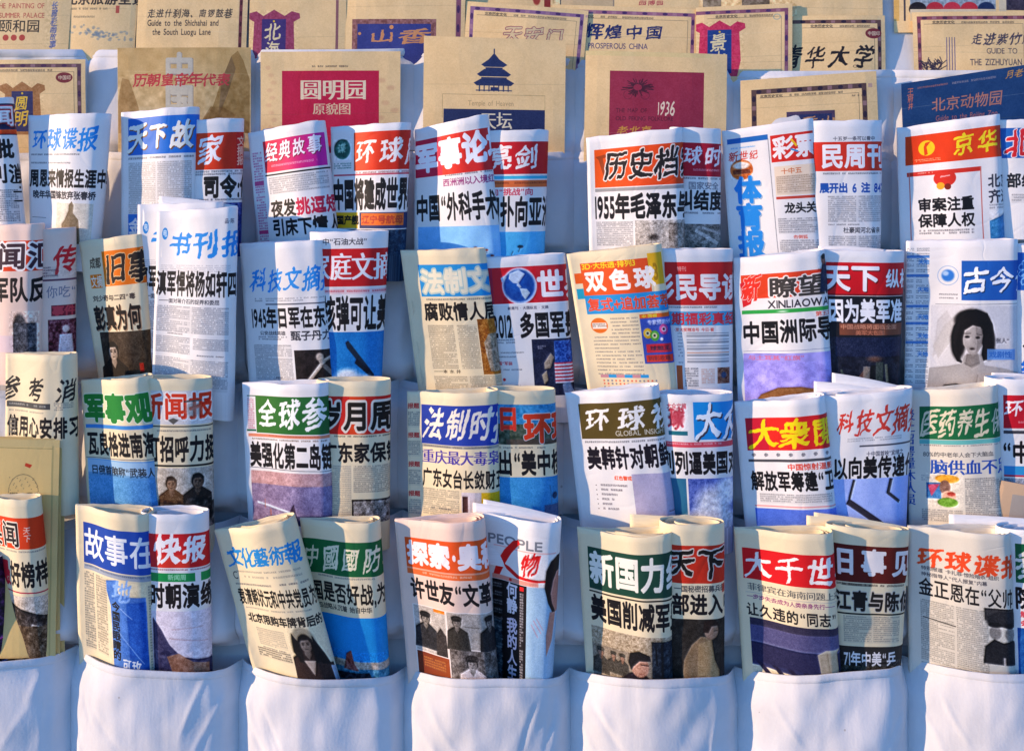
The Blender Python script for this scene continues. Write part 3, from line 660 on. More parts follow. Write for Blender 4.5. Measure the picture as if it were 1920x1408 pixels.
def d(c):
    c.T('中“石油大战”', -6, 12, 13, '#44444c', 14, b=2).R(-26, 32, 190, 102, '#d0181c').T('家庭文摘报', -34, 40, 50, '#fdf6f4', 42, b=4, st='song').R(-26, 106, 190, 116, '#f0c0c4', a=.6).L(-20, 108, 130, 112, 6, '#c83040', .8)
    c.T('核弹可让美', -10, 120, 62, K_, 28, b=6).R(-26, 186, 190, 290, '#1274bc', '#1c80c8').N(-26, 186, 190, 290, .03, 20).P([(36, 206), (42, 202), (96, 262), (88, 268), (40, 216)], '#16283c').P([(60, 236), (100, 266), (96, 274), (56, 244)], '#101c2c')
    c.E(40, 268, 34, 18, '#dfe6f0', .5).E(70, 280, 40, 18, '#e8edf4', .4).E(16, 278, 24, 14, '#d8dfe8', .5).E(46, 276, 5, 3, '#d8a040', .4).N(0, 250, 110, 290, .1, 4)
news(2, [(606, 434), (729, 432), (716, 716), (622, 716)], 'white', "rolled newspaper with white title on red and a dark missile in blue sky", d, True, sheets=[((570, 426), (690, 436))])
def d(c):
    c.R(30, 28, 210, 88, '#1c8ed0').T('法制文萃', 34, 38, 44, '#e8e0c4', 46, b=6, o='#b4c8c0', orr=7, dy=-1).L(34, 92, 170, 95, 5, a=.7)
    c.T('腐败情人居然', 32, 100, 33, K_, 29, b=6).L(34, 142, 86, 226, 3.6, '#6a5f4c', .5).L(92, 142, 130, 226, 3.6, '#6a5f4c', .5).R(132, 132, 200, 236, '#8a5418', '#c07c20').N(132, 132, 200, 236, .12, 7)
    c.P([(140, 176), (150, 160), (170, 158), (176, 200), (172, 230), (146, 230), (142, 200)], '#8f8474').E(156, 168, 9, 8, '#a09078', .4).N(138, 158, 178, 232, .2, 4).T('一一本 水 井', 36, 226, 7, '#4a4030', 9, b=2).L(34, 238, 170, 268, 3.6, '#6a5f4c', .5, 2)
news(2, [(750, 470), (910, 465), (942, 716), (782, 722)], 'cream', 'flat cream newspaper with a sky blue title box and an orange-brown picture at lower right', d, T=.026)
def d(c):
    c.R(-20, 20, 190, 88, '#cc1c2c').R(-20, 20, -6, 90, '#b02040').E(46, 56, 35, 35, '#e6e8f2').E(46, 56, 33, 33, '#144a9c', .15).E(40, 48, 24, 24, '#1a62bc', .8)
    c.P([(28, 32), (46, 26), (58, 34), (50, 44), (44, 52), (34, 50), (26, 42)], '#c8d8ec').P([(46, 60), (60, 62), (66, 70), (56, 82), (50, 74)], '#b8ccdc').P([(44, 50), (50, 58), (46, 60), (40, 54)], '#c0d0e4').P([(10, 40), (20, 34), (22, 40), (12, 48)], '#a8c0dc').N(14, 24, 78, 88, .06, 5)
    c.T('世界', 82, 30, 50, '#fbf6f8', 54, b=7).R(-20, 88, 190, 90, '#ffffff').T('新周刊 · 大国纵览 · 文摘', 20, 94, 6, '#44445a', 7, b=2)
    c.T('2012 多国军费', -12, 106, 46, K_, 30, b=5, lat=.75).L(-10, 154, 30, 162, 5, a=.8).L(-16, 178, 46, 182, 4, a=.8).L(-4, 186, 30, 190, 4, a=.8).T('国“军装', -6, 196, 7, '#d03040', 8, b=2).L(-10, 210, 40, 214, 4, a=.6).E(4, 230, 3, 3, '#d02030').L(-4, 240, 50, 244, 4, a=.9)
    c.R(62, 156, 200, 260, '#1e2440').N(62, 156, 200, 260, .05, 10).P([(84, 200), (98, 182), (104, 190), (96, 210), (84, 212)], '#9a8c7c').P([(78, 222), (88, 214), (90, 232), (82, 240)], '#a4947c').L(70, 168, 90, 176, 4, '#c8c8d4', .8)
    c.R(106, 160, 200, 200, '#2c58a8').N(106, 160, 200, 200, .3, 3)
    for k in range(6): c.R(104, 200 + k * 6.4, 200, 203.2 + k * 6.4, '#c83040').R(104, 203.2 + k * 6.4, 200, 206.4 + k * 6.4, '#ece6ea')
    c.P([(118, 240), (134, 236), (140, 250), (150, 256), (120, 258)], '#8898b0')
news(2, [(917, 482), (1060, 474), (1077, 728), (934, 728)], 'white', 'newspaper showing a large blue globe beside a white title on red, striped flag photo below', d, True, T=.032, dz=-.006)
def d(c):
    c.R(8, 40, 26, 60, '#e85c14').R(8, 70, 26, 90, '#18a0c0').R(22, 22, 152, 84, '#e85820', '#e04c1c').T('3D·大乐透·排列3', 24, 22, 12, '#f4d828', 14, b=3, lat=1.1).R(150, 14, 180, 72, '#e8b01c').T('3', 158, 30, 34, '#b08010', 22, b=5)
    c.T('双色球', 28, 38, 38, '#fdf3ea', 47, b=7, gap=.2).R(22, 84, 190, 120, '#2490d0').T('复式+追加荟萃', 26, 90, 24, '#e0482c', 25, b=4, o='#98b0c8', orr=2)
    c.E(42, 142, 17, 15, '#e06c1c').R(28, 137, 56, 148, '#eee2d4').L(28, 138, 56, 146, 4, '#504848', .7)
    for y in range(128, 236, 7):
        c.L(64 if y < 160 else 26, y, 118, y + 3, 4, '#4a4858', .55)
    c.R(122, 124, 200, 216, '#3a54b0').R(122, 124, 200, 132, '#e8641c').T('中·国福', 126, 125, 6, '#f8e040', 9, b=3).T('专家预测分析', 136, 136, 9, '#d8dcf4', 9, b=3)
    for x, y, q in ((134, 160, '#e8b020'), (147, 165, '#58a840'), (166, 154, '#d85090')): c.E(x, y, 9, 10, q).E(x, y, 5, 5, '#e8e8b0' if q != '#d85090' else '#f0c8dc').E(x, y, 2.5, 2.5, '#302c40')
    c.E(160, 172, 3, 3, '#f4f4fa').R(128, 180, 180, 196, '#d03040').R(126, 200, 182, 213, '#e0402c').T('球胆王', 136, 184, 8, '#3a3048', 13, b=3).T('购彩攻略', 130, 202, 9, '#7a3040', 11, b=2)
    for k in range(6): c.R(30 + k * 16, 236, 46 + k * 16, 242, '#2898d8' if k % 2 else '#c88c94')
    for r in range(4):
        for k in range(14): c.R(34 + k * 8, 246 + r * 6, 37.5 + k * 8, 249 + r * 6, '#e05038' if (k * 3 + r) % 4 < 2 else '#6a7090', a=.8)
news(2, [(1063, 477), (1240, 456), (1270, 724), (1102, 728)], 'cream', 'lottery newspaper with orange and blue title bands and a small colourful box at right', d, T=.034)
def d(c):
    c.R(-10, 24, 190, 104, '#cc2020').T('福利彩民导读', -132, 46, 48, '#f8f0ec', 47, b=6).T('特刊', 14, 32, 9, '#e8a098', 9, b=2).L(-8, 106, 140, 112, 5, a=.8)
    c.R(-10, 116, 190, 142, '#38a0d0').T('期福彩真经', 0, 118, 22, '#d83040', 27, b=4, o='#90a0b8', orr=2).T('·发大奖精准号 今日·看', 4, 146, 7, '#d85048', 8, b=2)
    for y in range(156, 214, 6): c.LI(28, y, 116, y, 1.5, '#8a8c94' if y != 192 else '#d87838'); c.L(10, y - 1, 20, y + 2, 4, '#707480', .8)
    for y in range(160, 212, 12): c.LI(28, y, 116, y, 2, '#4a4c54', .5)
    c.R(6, 216, 18, 262, '#b85830').L(22, 220, 50, 256, 4.5, a=.7).L(56, 222, 84, 252, 4, '#c87858', .5).R(90, 220, 118, 250, '#8a6050').N(90, 220, 118, 250, .25, 5).E(104, 234, 6, 6, '#3a4c6c')
    for k, q in enumerate(('#108878', '#202020', '#202020', '#c03030', '#d8b020', '#2040a0')): c.E(14 + k * 18, 264, 3.5, 3, q)
news(2, [(1243, 466), (1374, 466), (1374, 728), (1256, 728)], 'white', 'newspaper with white title on red above a ruled table with an orange line', d, True, ext=14, T=.036)
def d(c):
    c.R(12, 34, 86, 80, '#e0401c').P([(10, 50), (30, 40), (36, 60), (28, 90), (14, 96)], '#d42028').T('新', 12, 34, 50, '#e83020', 40, b=6, st='run', o='#f8e4e0', orr=2).R(60, 34, 200, 80, '#e04820', '#d83420').T('瞭望周报', 62, 42, 38, '#3c3836', 52, b=4, o='#f2e8e2', orr=6)
    c.T('XINLIAOWANG', 58, 84, 16, '#2c2a34', 21, b=3, lat=.95).R(12, 102, 200, 109, '#2ca044').E(84, 106, 14, 2, '#e8f4e8', .8).T('第五期', 142, 110, 9, '#e05040', 12, b=2)
    c.P([(156, 40), (162, 14), (170, 14), (176, 36), (182, 76), (152, 76)], '#22304c').E(164, 18, 7, 10, '#8c5c50', .2).E(164, 12, 7, 6, '#1c1614', .2)
    c.T('中国洲际导弹', 12, 124, 42, K_, 33, b=6, dy=-1).LI(12, 180, 180, 178, 1, '#9098b0').R(12, 184, 200, 275, '#9c94e4', '#b4a8f0').N(12, 184, 200, 275, .12, 16).N(12, 200, 200, 250, .06, 8)
    c.T('与土耳其“红旗”', 20, 188, 9, '#d06a8c', 14, b=2).P([(40, 262), (70, 248), (110, 246), (150, 254), (200, 262), (200, 276), (30, 276)], '#8c6038').N(40, 246, 200, 276, .06, 6)
news(2, [(1378, 486), (1546, 466), (1562, 730), (1386, 736)], 'white', 'newspaper with roman letters and a green stripe under its red title, violet sky photo below', d, T=.04)
def d(c):
    c.R(-20, 22, 200, 80, '#d4101c').T('天下', -22, 26, 48, '#fbf8fa', 56, b=6, sh='#6a1010').T('纵横', 100, 34, 34, '#fbf8fa', 32, b=4, sh='#6a1010').R(-20, 80, 200, 83, '#801018').R(-20, 84, 200, 275, '#16161e')
    c.T('因为美军准备', -12, 90, 42, '#fbfafc', 31, b=6).R(8, 134, 160, 156, '#7a4430').T('中国战略将面临全面', 10, 136, 9, '#d89070', 13, b=2).T('美军大包围', 40, 147, 9, '#c87858', 12, b=2)
    c.R(-20, 160, 200, 275, '#1c2030').N(-20, 160, 200, 275, .08, 9).R(0, 160, 150, 196, '#222c50', a=.6).LI(20, 275, 66, 216, 10, '#5c4038').E(80, 200, 22, 8, '#8a5c44', .7, .7).R(56, 214, 70, 275, '#9a9488', a=.7).R(82, 206, 98, 275, '#4a5448', a=.8).R(72, 212, 82, 275, '#12141a').LI(104, 210, 112, 275, 6, '#70705c').LI(10, 220, 30, 275, 4, '#3c4a42')
news(2, [(1548, 468), (1696, 470), (1686, 722), (1558, 722)], 'white', 'newspaper with very large white title on red above a black night photo', d, True, sheets=[((1536, 462), (1660, 468))])
def d(c):
    for k in range(26): y = 14 + k * 10; c.L(-2, y, 14, y + 8, 3.4, '#505868', .7).L(18, y, 42, y + 8, 3.6, '#404858', .6)
    for y in (24, 60, 118, 150, 186): c.R(-4, y + 4, 42, y + 9, '#1c66c0', a=.75)
    for y in (36, 88, 140, 176, 210): c.T('天地', 22, y, 9, '#2a80d0', 10, b=3)
    c.E(75, 66, 19, 19, '#2468c4', .1, 1, .12).E(75, 66, 13, 13, '#2c74cc', .3).E(71, 62, 7, 6, '#a8c8ec', .5).L(60, 100, 92, 103, 4, a=.8).L(60, 107, 92, 110, 4, a=.6)
    c.R(98, 38, 280, 112, '#1c5cb4').T('古今谭', 102, 52, 44, '#fcfcff', 48, b=4, st='brush', sh='#10305c').LI(54, 120, 220, 118, 1.2, '#909098')
    c.R(46, 122, 240, 280, '#d4d2d4', '#cbc9cc').P([(50, 220), (58, 150), (74, 132), (84, 150), (70, 200)], '#b4b0b0', .5)
    c.P([(50, 200), (70, 160), (96, 132), (120, 124), (100, 150), (80, 190), (60, 222)], '#bcb8b6', .8)
    c.P([(92, 150), (104, 134), (124, 128), (144, 136), (154, 156), (158, 184), (154, 208), (144, 222), (132, 226), (136, 196), (126, 160), (108, 168), (100, 196), (98, 222), (106, 232), (92, 226), (84, 208), (82, 180), (86, 160)], '#171415')
    c.E(118, 150, 34, 24, '#171415', .2).E(94, 190, 15, 38, '#1b1819', .3).E(148, 192, 13, 34, '#1b1819', .3)
    c.P([(104, 214), (134, 212), (140, 232), (176, 238), (214, 248), (226, 280), (40, 280), (44, 240), (76, 236), (100, 230)], '#aaa5a3').P([(108, 212), (128, 210), (132, 230), (118, 238), (106, 232)], '#7c7674', .9).E(118, 228, 12, 6, '#8a8482', .8, .7)
    c.P([(100, 170), (107, 157), (119, 153), (131, 159), (136, 176), (134, 196), (126, 211), (119, 215), (111, 209), (102, 194)], '#a29c9a').P([(122, 156), (135, 165), (135, 196), (124, 212), (126, 190)], '#7d7674', .7).E(111, 188, 8, 13, '#b8b3b1', .9, .7).E(112, 166, 8, 6, '#b4afad', .9, .6)
    c.P([(92, 176), (98, 154), (116, 144), (132, 148), (146, 160), (144, 178), (134, 162), (118, 158), (104, 168), (100, 190), (98, 214), (90, 208)], '#171415')
    c.E(109, 180, 5.5, 3, '#1c1718', .5).E(127, 181, 5, 3, '#1c1718', .5).LI(103, 174, 115, 173, 1.3, '#2e292a', .8).LI(124, 174, 135, 176, 1.3, '#2e292a', .8).LI(121, 182, 123, 193, 1.6, '#8a8482', .7).E(118, 202, 6, 3, '#3c3233', .5).LI(114, 213, 126, 213, 1, '#7a7472', .6)
    c.LI(104, 228, 116, 234, 1, '#5a5455', .7).LI(116, 234, 132, 226, 1, '#5a5455', .7).E(92, 256, 26, 18, '#b9b5b3', .9, .7).E(156, 258, 26, 16, '#b9b5b3', .9, .7).LI(128, 250, 124, 274, 2.2, '#7f7977', .6).E(126, 276, 40, 6, '#252021', .3).P([(70, 272), (92, 268), (124, 278), (164, 266), (204, 270), (204, 282), (66, 282)], '#252021')
    c.R(144, 202, 196, 222, '#5c94dc', a=.85).T('戏剧性', 148, 206, 12, '#2c68bc', 14, b=3).T('张人“', 160, 182, 9, '#44444c', 10, b=2)
news(2, [(1704, 452), (1906, 448), (1906, 732), (1700, 732)], 'white', 'newspaper with a black and white portrait of a dark-haired woman under a blue title box', d, T=.034)
def d(c):
    c.R(-20, 14, 150, 84, '#1a5cb8').T('参', -14, 20, 52, '#1458b0', 50, b=6, st='brush', o='#7cb8f0', orr=4).L(0, 96, 100, 120, 4, a=.5).T('儿', -6, 150, 40, K_, 36, b=6).L(0, 200, 100, 204, 4, a=.6).T('绝密', -8, 206, 38, '#1c6cd0', 36, b=6)
news(2, [(1906, 458), (2010, 458), (2008, 722), (1906, 722)], 'white', 'sliver of newspaper with bold blue characters at the right edge of the second row', d, True)

# ---- row 3
def d(c):
    c.T('参考消息', -10, 44, 44, '#262424', 60, b=1, st='run', gap=.35).R(2, 90, 100, 101, '#4a4a48').L(6, 93, 92, 98, 6, '#b8b8b0', .8).L(106, 88, 140, 104, 4, a=.5).L(6, 106, 100, 112, 4, a=.5)
    c.T('信用心安排习', 4, 116, 38, K_, 25.5, b=5, gap=.1).T('自', 5, 118, 34, '#8a8478', 18, b=0)
news(3, [(4, 664), (144, 662), (146, 900), (4, 900)], 'cream', 'greenish grey newspaper with thin black handwritten title above a stack of yellow booklets', d)
def d(c):
    c.T('军事观察', 4, 28, 52, '#1c8030', 46, b=8, o='#e8f0d8', orr=3).R(4, 86, 190, 93, '#3c88d0').T('瓦良格进南海', 6, 100, 44, K_, 22.5, b=6, gap=.03).LI(2, 150, 190, 148, 1.5, '#707880')
    c.R(4, 152, 190, 250, '#7cb0dc', '#5c94cc').R(4, 154, 190, 182, '#b8d4e8', a=.6).T('日俄首脑称“武装人员', 10, 164, 18, '#26303c', 14.5, b=3).N(4, 182, 190, 250, .08, 14).R(4, 178, 190, 250, '#3c86c4', a=.5)
news(3, [(146, 716), (285, 702), (312, 942), (160, 938)], 'cream', 'newspaper with bold green title on cream and a pale blue lower half', d)
def d(c):
    c.R(-20, 22, 150, 84, '#d8d4d2').T('新闻报', -30, 26, 48, '#d83418', 46, b=4, o='#f2ece6', orr=7).E(68, 56, 18, 20, '#9a9690', .5, .6).LI(52, 42, 84, 40, 3, '#5c5854').P([(22, 76), (32, 72), (42, 76), (32, 84)], '#5c5854').LI(-20, 88, 120, 88, 2.5, '#303030').L(0, 94, 100, 100, 5, a=.8)
    c.T('打招呼力挺', -20, 106, 46, K_, 27, b=6).LI(-20, 160, 120, 160, 3.5, '#24201c').R(-20, 164, 150, 275, '#b8b0a4').N(-20, 164, 150, 275, .12, 8)
    c.PT(26, 194, 26, '#3c2c20', '#8c6c54', '#5a4028').PT(74, 190, 27, '#1c1614', '#6c5444', '#241e1c').R(0, 228, 110, 275, '#3a302a', a=.7).N(0, 220, 110, 275, .22, 8)
news(3, [(290, 706), (397, 706), (402, 972), (300, 972)], 'cream', 'rolled newspaper with one large red outlined character, two dark figures in the photo below', d, True)
def d(c):
    c.L(8, 28, 22, 92, 4, '#c05070', .8).R(8, 24, 200, 26, '#1c5038').R(6, 88, 24, 92, '#1c6048').R(25, 24, 220, 94, '#3a7428', '#0a5c34').T('全球参考', 28, 28, 56, '#fbfcf8', 47, b=5, st='brush', gap=.12)
    c.R(8, 96, 200, 102, '#e08868').L(50, 97, 150, 101, 4, '#a04838', .8).L(14, 104, 165, 109, 5, '#604838', .7).T('美强化第二岛链', 10, 112, 46, K_, 24, b=6, gap=.04).LI(8, 160, 180, 162, 1.5, '#808088')
    c.R(10, 166, 190, 262, '#a88ca0', '#8c88b4').R(10, 166, 190, 190, '#d8a08c', a=.55).R(10, 190, 190, 262, '#5c5888', a=.35).N(10, 166, 190, 262, .1, 8).LI(20, 226, 90, 238, 4, '#c8d4e4').LI(48, 236, 48, 262, 2.5, '#a06054').LI(36, 218, 36, 236, 1.5, '#a06054').P([(84, 262), (92, 232), (98, 222), (102, 240), (112, 262)], '#3c2c44').R(90, 244, 190, 262, '#242c54', a=.6)
news(3, [(450, 720), (619, 714), (629, 968), (462, 968)], 'white', 'newspaper with white brush title on green and a mauve harbour photo', d)
def d(c):
    c.R(-20, 28, 170, 98, '#cc2018').R(30, 28, 60, 98, '#e86010', a=.5).T('岁月周刊', -30, 38, 52, '#16120f', 50, b=6, o='#e8dccc', orr=9).L(0, 100, 130, 106, 5, '#302820', .9).T('广东家保镖', -24, 114, 36, K_, 31, b=6)
    c.L(-10, 156, 32, 250, 4, a=.3).L(36, 156, 112, 206, 3.6, '#5c5450', .5).R(32, 218, 170, 262, '#2c2624').R(36, 222, 170, 262, '#8c8480').N(32, 218, 170, 262, .3, 8)
news(3, [(620, 710), (733, 710), (731, 966), (628, 966)], 'cream', 'rolled newspaper with huge black outlined characters on a red band', d, True)
def d(c):
    for k in range(4): y = 22 + k * 56; c.T('报题', 1, y, 10, '#c84038', 11, b=4); c.L(1, y + 16, 24, y + 46, 4, '#5c6064', .6)
    c.R(27, 24, 230, 98, '#1c389c', '#2440a8').T('法制时报', 30, 28, 62, '#f2e8d8', 45, b=4, st='run', gap=.02).R(27, 99, 200, 104, '#a8a498').L(30, 100, 160, 103, 5, a=.6)
    c.T('重庆最大毒枭落', 28, 108, 26, '#4a3c9c', 25, b=4, st='song').T('广东女台长敛财五', 28, 144, 34, K_, 20, b=4, gap=.08).L(28, 182, 100, 232, 3.8, '#5c5a54', .5, 1).L(44, 216, 86, 220, 5, a=1).R(104, 184, 200, 240, '#cfc6cc').R(106, 192, 116, 232, '#4a2c2c').R(140, 184, 200, 212, '#d8b018').R(128, 184, 140, 240, '#b8b4bc')
news(3, [(762, 737), (935, 729), (940, 968), (764, 968)], 'cream', 'newspaper with slanting cream brush title on royal blue and a violet headline', d)
def d(c):
    c.R(-20, 26, 150, 100, '#2888c0', '#4098cc').R(-20, 62, 150, 100, '#3c4c3c').N(-20, 26, 150, 100, .18, 6).R(0, 90, 150, 100, '#5c4038', a=.6).T('日', -14, 30, 44, '#d83020', 40, b=6, o='#c87868', orr=2).T('环球', 34, 42, 54, '#e03818', 52, b=7, o='#c8cccc', orr=3)
    c.L(-14, 104, 100, 108, 5, a=.7).T('出“美中核战', -16, 112, 44, K_, 28, b=5).R(-20, 160, 150, 250, '#3c94cc', '#3080bc').N(-20, 160, 150, 250, .04, 18).E(88, 196, 7, 7, '#1c3c5c', .2).LI(78, 176, 80, 210, 1.5, '#3a6c8c').R(66, 212, 110, 250, '#54405c', a=.6)
news(3, [(938, 727), (1041, 728), (1047, 950), (946, 950)], 'cream', 'rolled newspaper with red characters over a green and blue photo masthead', d, True)
def d(c):
    c.R(22, 24, 230, 92, '#58481c').T('环球视野', 30, 32, 46, '#f4f2ee', 63, b=5, st='brush', gap=.2).T('GLOBAL INSIGHT', 86, 76, 11, '#cfc9b8', 14, b=1, lat=.9).L(26, 96, 180, 101, 5, a=.8)
    c.T('美韩针对朝鲜有', 28, 108, 42, '#16101c', 26.5, b=6, dy=-.8, gap=.02).T('红色警戒', 74, 162, 8, '#e85838', 8, b=4)
    for k, y in enumerate(range(178, 232, 9)):
        c.L(46, y, 96 - (k % 3) * 10, y + 5, 6, '#4a4450', .8); c.E(38, y + 3, 1, 1, '#333333')
    c.R(106, 158, 230, 262, '#aca8c4', '#9ca4d0').R(106, 158, 230, 262, '#b8a8b8', a=.3).N(106, 158, 230, 262, .03, 20).LI(166, 228, 190, 228, 1.4, '#6a4450')
news(3, [(1060, 738), (1235, 718), (1269, 972), (1087, 976)], 'white', 'leaning newspaper with white brush title and small roman letters on an olive band', d, T=.036)
def d(c):
    c.T('大众文摘', -4, 16, 11, '#c04050', 9, b=2).E(14, 44, 16, 18, '#c05868', .4).T('球', -2, 26, 38, '#b84454', 32, b=4, st='brush').R(-4, 68, 32, 76, '#1c6c7c').R(44, 14, 190, 84, '#1090dc').T('大众', 50, 18, 62, '#fafcff', 54, b=5, st='brush', sh='#403848')
    c.R(-10, 88, 190, 98, '#d84858').L(-8, 90, 140, 95, 5, '#f0c8d0', .8).T('列列逼美国对话', -22, 106, 42, K_, 27, b=6).R(-20, 156, 24, 255, '#286c90').R(28, 156, 190, 255, '#5468b4').E(76, 206, 44, 46, '#c8ccdc', .5).E(110, 180, 34, 36, '#d4d8e8', .5).E(50, 240, 40, 34, '#d8d4d8', .5).E(100, 236, 44, 34, '#cdd0e0', .5).N(28, 156, 190, 255, .14, 7).N(28, 200, 190, 255, .1, 4)
news(3, [(1243, 735), (1374, 734), (1374, 972), (1262, 972)], 'white', 'newspaper with a large white brush stroke title on bright blue and billowing cloud photo', d, True, ext=14)
def d(c):
    c.R(16, 32, 54, 94, '#c81830').R(54, 32, 220, 94, '#e8281c', '#cc1428').T('大衆閱讀', 20, 38, 50, '#f8dc10', 57, b=5, st='brush', gap=.1)
    for k in range(8): c.T('参', 22 + k * 22, 99, 7, '#50505c', 8, b=2)
    c.R(16, 111, 200, 116, '#303038', a=.85).T('中国惊射温影“卫', 84, 119, 12, '#e04838', 14, b=3).T('解放军筹建“卫星', 18, 134, 36, K_, 23.5, b=6, gap=.02)
    c.L(30, 176, 160, 194, 4, a=.45).R(20, 198, 200, 201, '#e8a0a0').R(20, 204, 200, 262, '#4468cc', '#7488e0').N(20, 204, 200, 262, .03, 20).LI(24, 260, 130, 214, 1, '#8c9ce8', .5)
news(3, [(1380, 757), (1546, 738), (1571, 978), (1400, 986)], 'white', 'newspaper with yellow title on a red band leaning in front of a red-titled white one', d, T=.04)
def d(c):
    c.T('科技文摘报', 0, 30, 44, '#dc3c30', 37, b=3, st='run').L(20, 82, 130, 92, 4, a=.35).R(44, 96, 200, 99, '#50505a').T('十中国首映“宜绿之', 58, 108, 9, '#50505c', 9, b=2).T('以向美传递什', -8, 118, 40, K_, 30, b=6, gap=.08)
    c.R(-10, 158, 200, 262, '#a8bcf4', '#98b0f0').N(-10, 158, 200, 262, .03, 20).LI(34, 160, 24, 196, 5, '#34343c').LI(20, 200, 120, 262, 12, '#34303c').LI(110, 160, 104, 188, 7, '#34343c').LI(104, 186, 130, 204, 6, '#34343c').R(-10, 232, 60, 262, '#a8b8ec').T('三沙宣告年', 10, 240, 7, '#44445c', 9, b=2)
news(3, [(1553, 738), (1711, 724), (1699, 980), (1562, 980)], 'white', 'white newspaper with running-hand red title and dark steel rails in its photo', d, True, sheets=[((1528, 716), (1640, 728)), ((1562, 700), (1700, 726))])
def d(c):
    c.T('炎上召粤量木人员', -12, 36, 22, '#1c4ca0', 17, b=4, v=True, st='song').R(12, 32, 220, 94, '#0e6238').T('医药养生保健', 14, 40, 46, '#d4ccb0', 29.5, b=2, st='run', gap=.02).R(12, 95, 200, 103, '#40a8a8', a=.8).L(12, 104, 160, 110, 4, a=.5)
    c.T('80%的中老年人会下大脑血', 18, 118, 9, '#5c5c5c', 10, b=2).T('脑供血不足会', 30, 132, 28, '#1c48a4', 28, b=4, st='song').L(14, 162, 70, 176, 4, a=.3).L(84, 166, 160, 250, 3.6, '#4c4c50', .55, 1)
    c.R(22, 176, 46, 206, '#3c78b0').P([(24, 180), (44, 178), (30, 202)], '#b84868').E(56, 168, 20, 8, '#d89c30').E(52, 184, 9, 14, '#7c5c50').E(58, 200, 12, 10, '#d8a890').E(56, 212, 17, 9, '#6c9c34').E(62, 196, 7, 4, '#a83c30').N(24, 160, 78, 222, .1, 4).L(14, 226, 80, 250, 3.8, '#4c4c50', .5)
news(3, [(1714, 734), (1868, 718), (1881, 972), (1716, 980)], 'grey', "grey newspaper with pale title on dark green and a cartoon in a straw hat", d, T=.04, ext=6)
def d(c):
    c.R(-10, 30, 190, 92, '#c81428').T('环球人物', -8, 38, 32, '#faf4f4', 40, b=4, st='brush').L(16, 78, 110, 83, 6, '#f0b0b0', .8).R(-10, 96, 190, 102, '#404048').T('“中国”', -12, 116, 40, K_, 34, b=6).R(-10, 162, 190, 178, '#2c90cc').R(-10, 178, 190, 182, '#b83448').R(-10, 184, 190, 270, '#8890a0').N(-10, 184, 190, 270, .15, 7)
news(3, [(1872, 706), (2000, 704), (2000, 960), (1878, 960)], 'white', 'newspaper with white brush title on crimson at the right edge of the third row', d, True, sheets=[((1862, 700), (1980, 706))])

# ---- row 4
def d(c):
    c.R(0, 34, 190, 92, ORG, '#d83812').T('要闻', 0, 42, 46, '#20181c', 44, b=3, o='#ece0cc', orr=6, gap=.1).T('天下', 92, 50, 14, '#f0c8b8', 15, b=2, v=True, st='brush').L(10, 95, 130, 100, 5, a=.5)
    c.T('最', 28, 116, 46, '#d82030', 24, b=6).T('好榜样', 54, 116, 46, K_, 27, b=6, gap=.02).LI(20, 172, 160, 174, 2.5, '#b83848').R(20, 180, 190, 300, '#c8bcae').P([(20, 188), (70, 204), (130, 226), (126, 240), (90, 232), (60, 300), (20, 300)], '#3a3230').LI(36, 196, 130, 224, 5, '#2a2628').R(40, 236, 150, 300, '#584838').N(30, 190, 160, 300, .2, 6)
news(4, [(-44, 932), (76, 930), (102, 1232), (6, 1232)], 'cream', 'rolled newspaper with an orange-red band and temple roof photo, in front of the yellow booklets', d, True, T=.040, ext=0, dz=-.003)
def d(c):
    c.R(14, 32, 220, 110, '#1440a0', '#1c50b4').T('故事在线', 16, 42, 56, '#eceef0', 50, b=3, gap=.08).R(14, 112, 200, 122, '#4c70b4', a=.5).L(16, 113, 150, 118, 5, '#40506c', .8)
    c.L(14, 126, 36, 275, 4.6, '#3c4248', .55).L(40, 126, 66, 275, 4.6, '#4c4840', .5).P([(66, 130), (88, 124), (92, 150), (116, 152), (140, 150), (142, 290), (78, 290), (74, 176), (66, 150)], '#4c7cc8').P([(106, 164), (140, 158), (142, 290), (110, 290)], '#1c58b4').N(68, 126, 142, 290, .06, 8).T('地', 80, 124, 40, '#88b0e8', 40, b=2, st='run')
    c.T('今国民眼睛的', 77, 166, 17, '#18181c', 17, b=4, v=True).LI(94, 176, 116, 192, 1.2, '#a8c4f0').LI(90, 220, 134, 270, 1.5, '#a0c0ec', .7).L(144, 130, 160, 290, 5, a=.5).T('可玫', 96, 266, 22, '#e8ecf0', 17, b=4, st='brush')
news(4, [(135, 950), (287, 957), (300, 1252), (142, 1226)], 'cream', 'newspaper with large white title on deep blue and a blue collage with a vertical caption', d)
def d(c):
    c.R(-26, 36, 150, 98, '#d8202c', '#cc1418').R(0, 74, 60, 98, '#e85020', a=.4).T('快报', 0, 40, 48, '#fbf6f6', 48, b=6, st='brush').L(-20, 100, 110, 105, 5, '#803040', .7).R(-26, 108, 68, 124, '#109048').R(78, 108, 150, 124, '#109048').T('新闻周', 20, 110, 11, '#98d8b0', 11, b=2)
    c.T('时朝演练', -16, 128, 44, K_, 31, b=6).R(-26, 178, 150, 310, '#d8d0dc').N(-26, 178, 150, 310, .07, 9).P([(-10, 190), (6, 214), (20, 240), (40, 262), (70, 268), (100, 270), (120, 310), (-10, 310)], '#3c3a5c').P([(14, 262), (36, 256), (60, 272), (90, 278), (90, 296), (24, 296)], '#9a705c').N(-10, 250, 120, 310, .15, 7).LI(20, 228, 88, 236, 2, '#c0a8b0').LI(24, 212, 80, 208, 2, '#c8b4bc')
news(4, [(291, 956), (391, 956), (399, 1256), (302, 1256)], 'white', 'tightly rolled newspaper with white title on red and a green strip beneath', d, True)
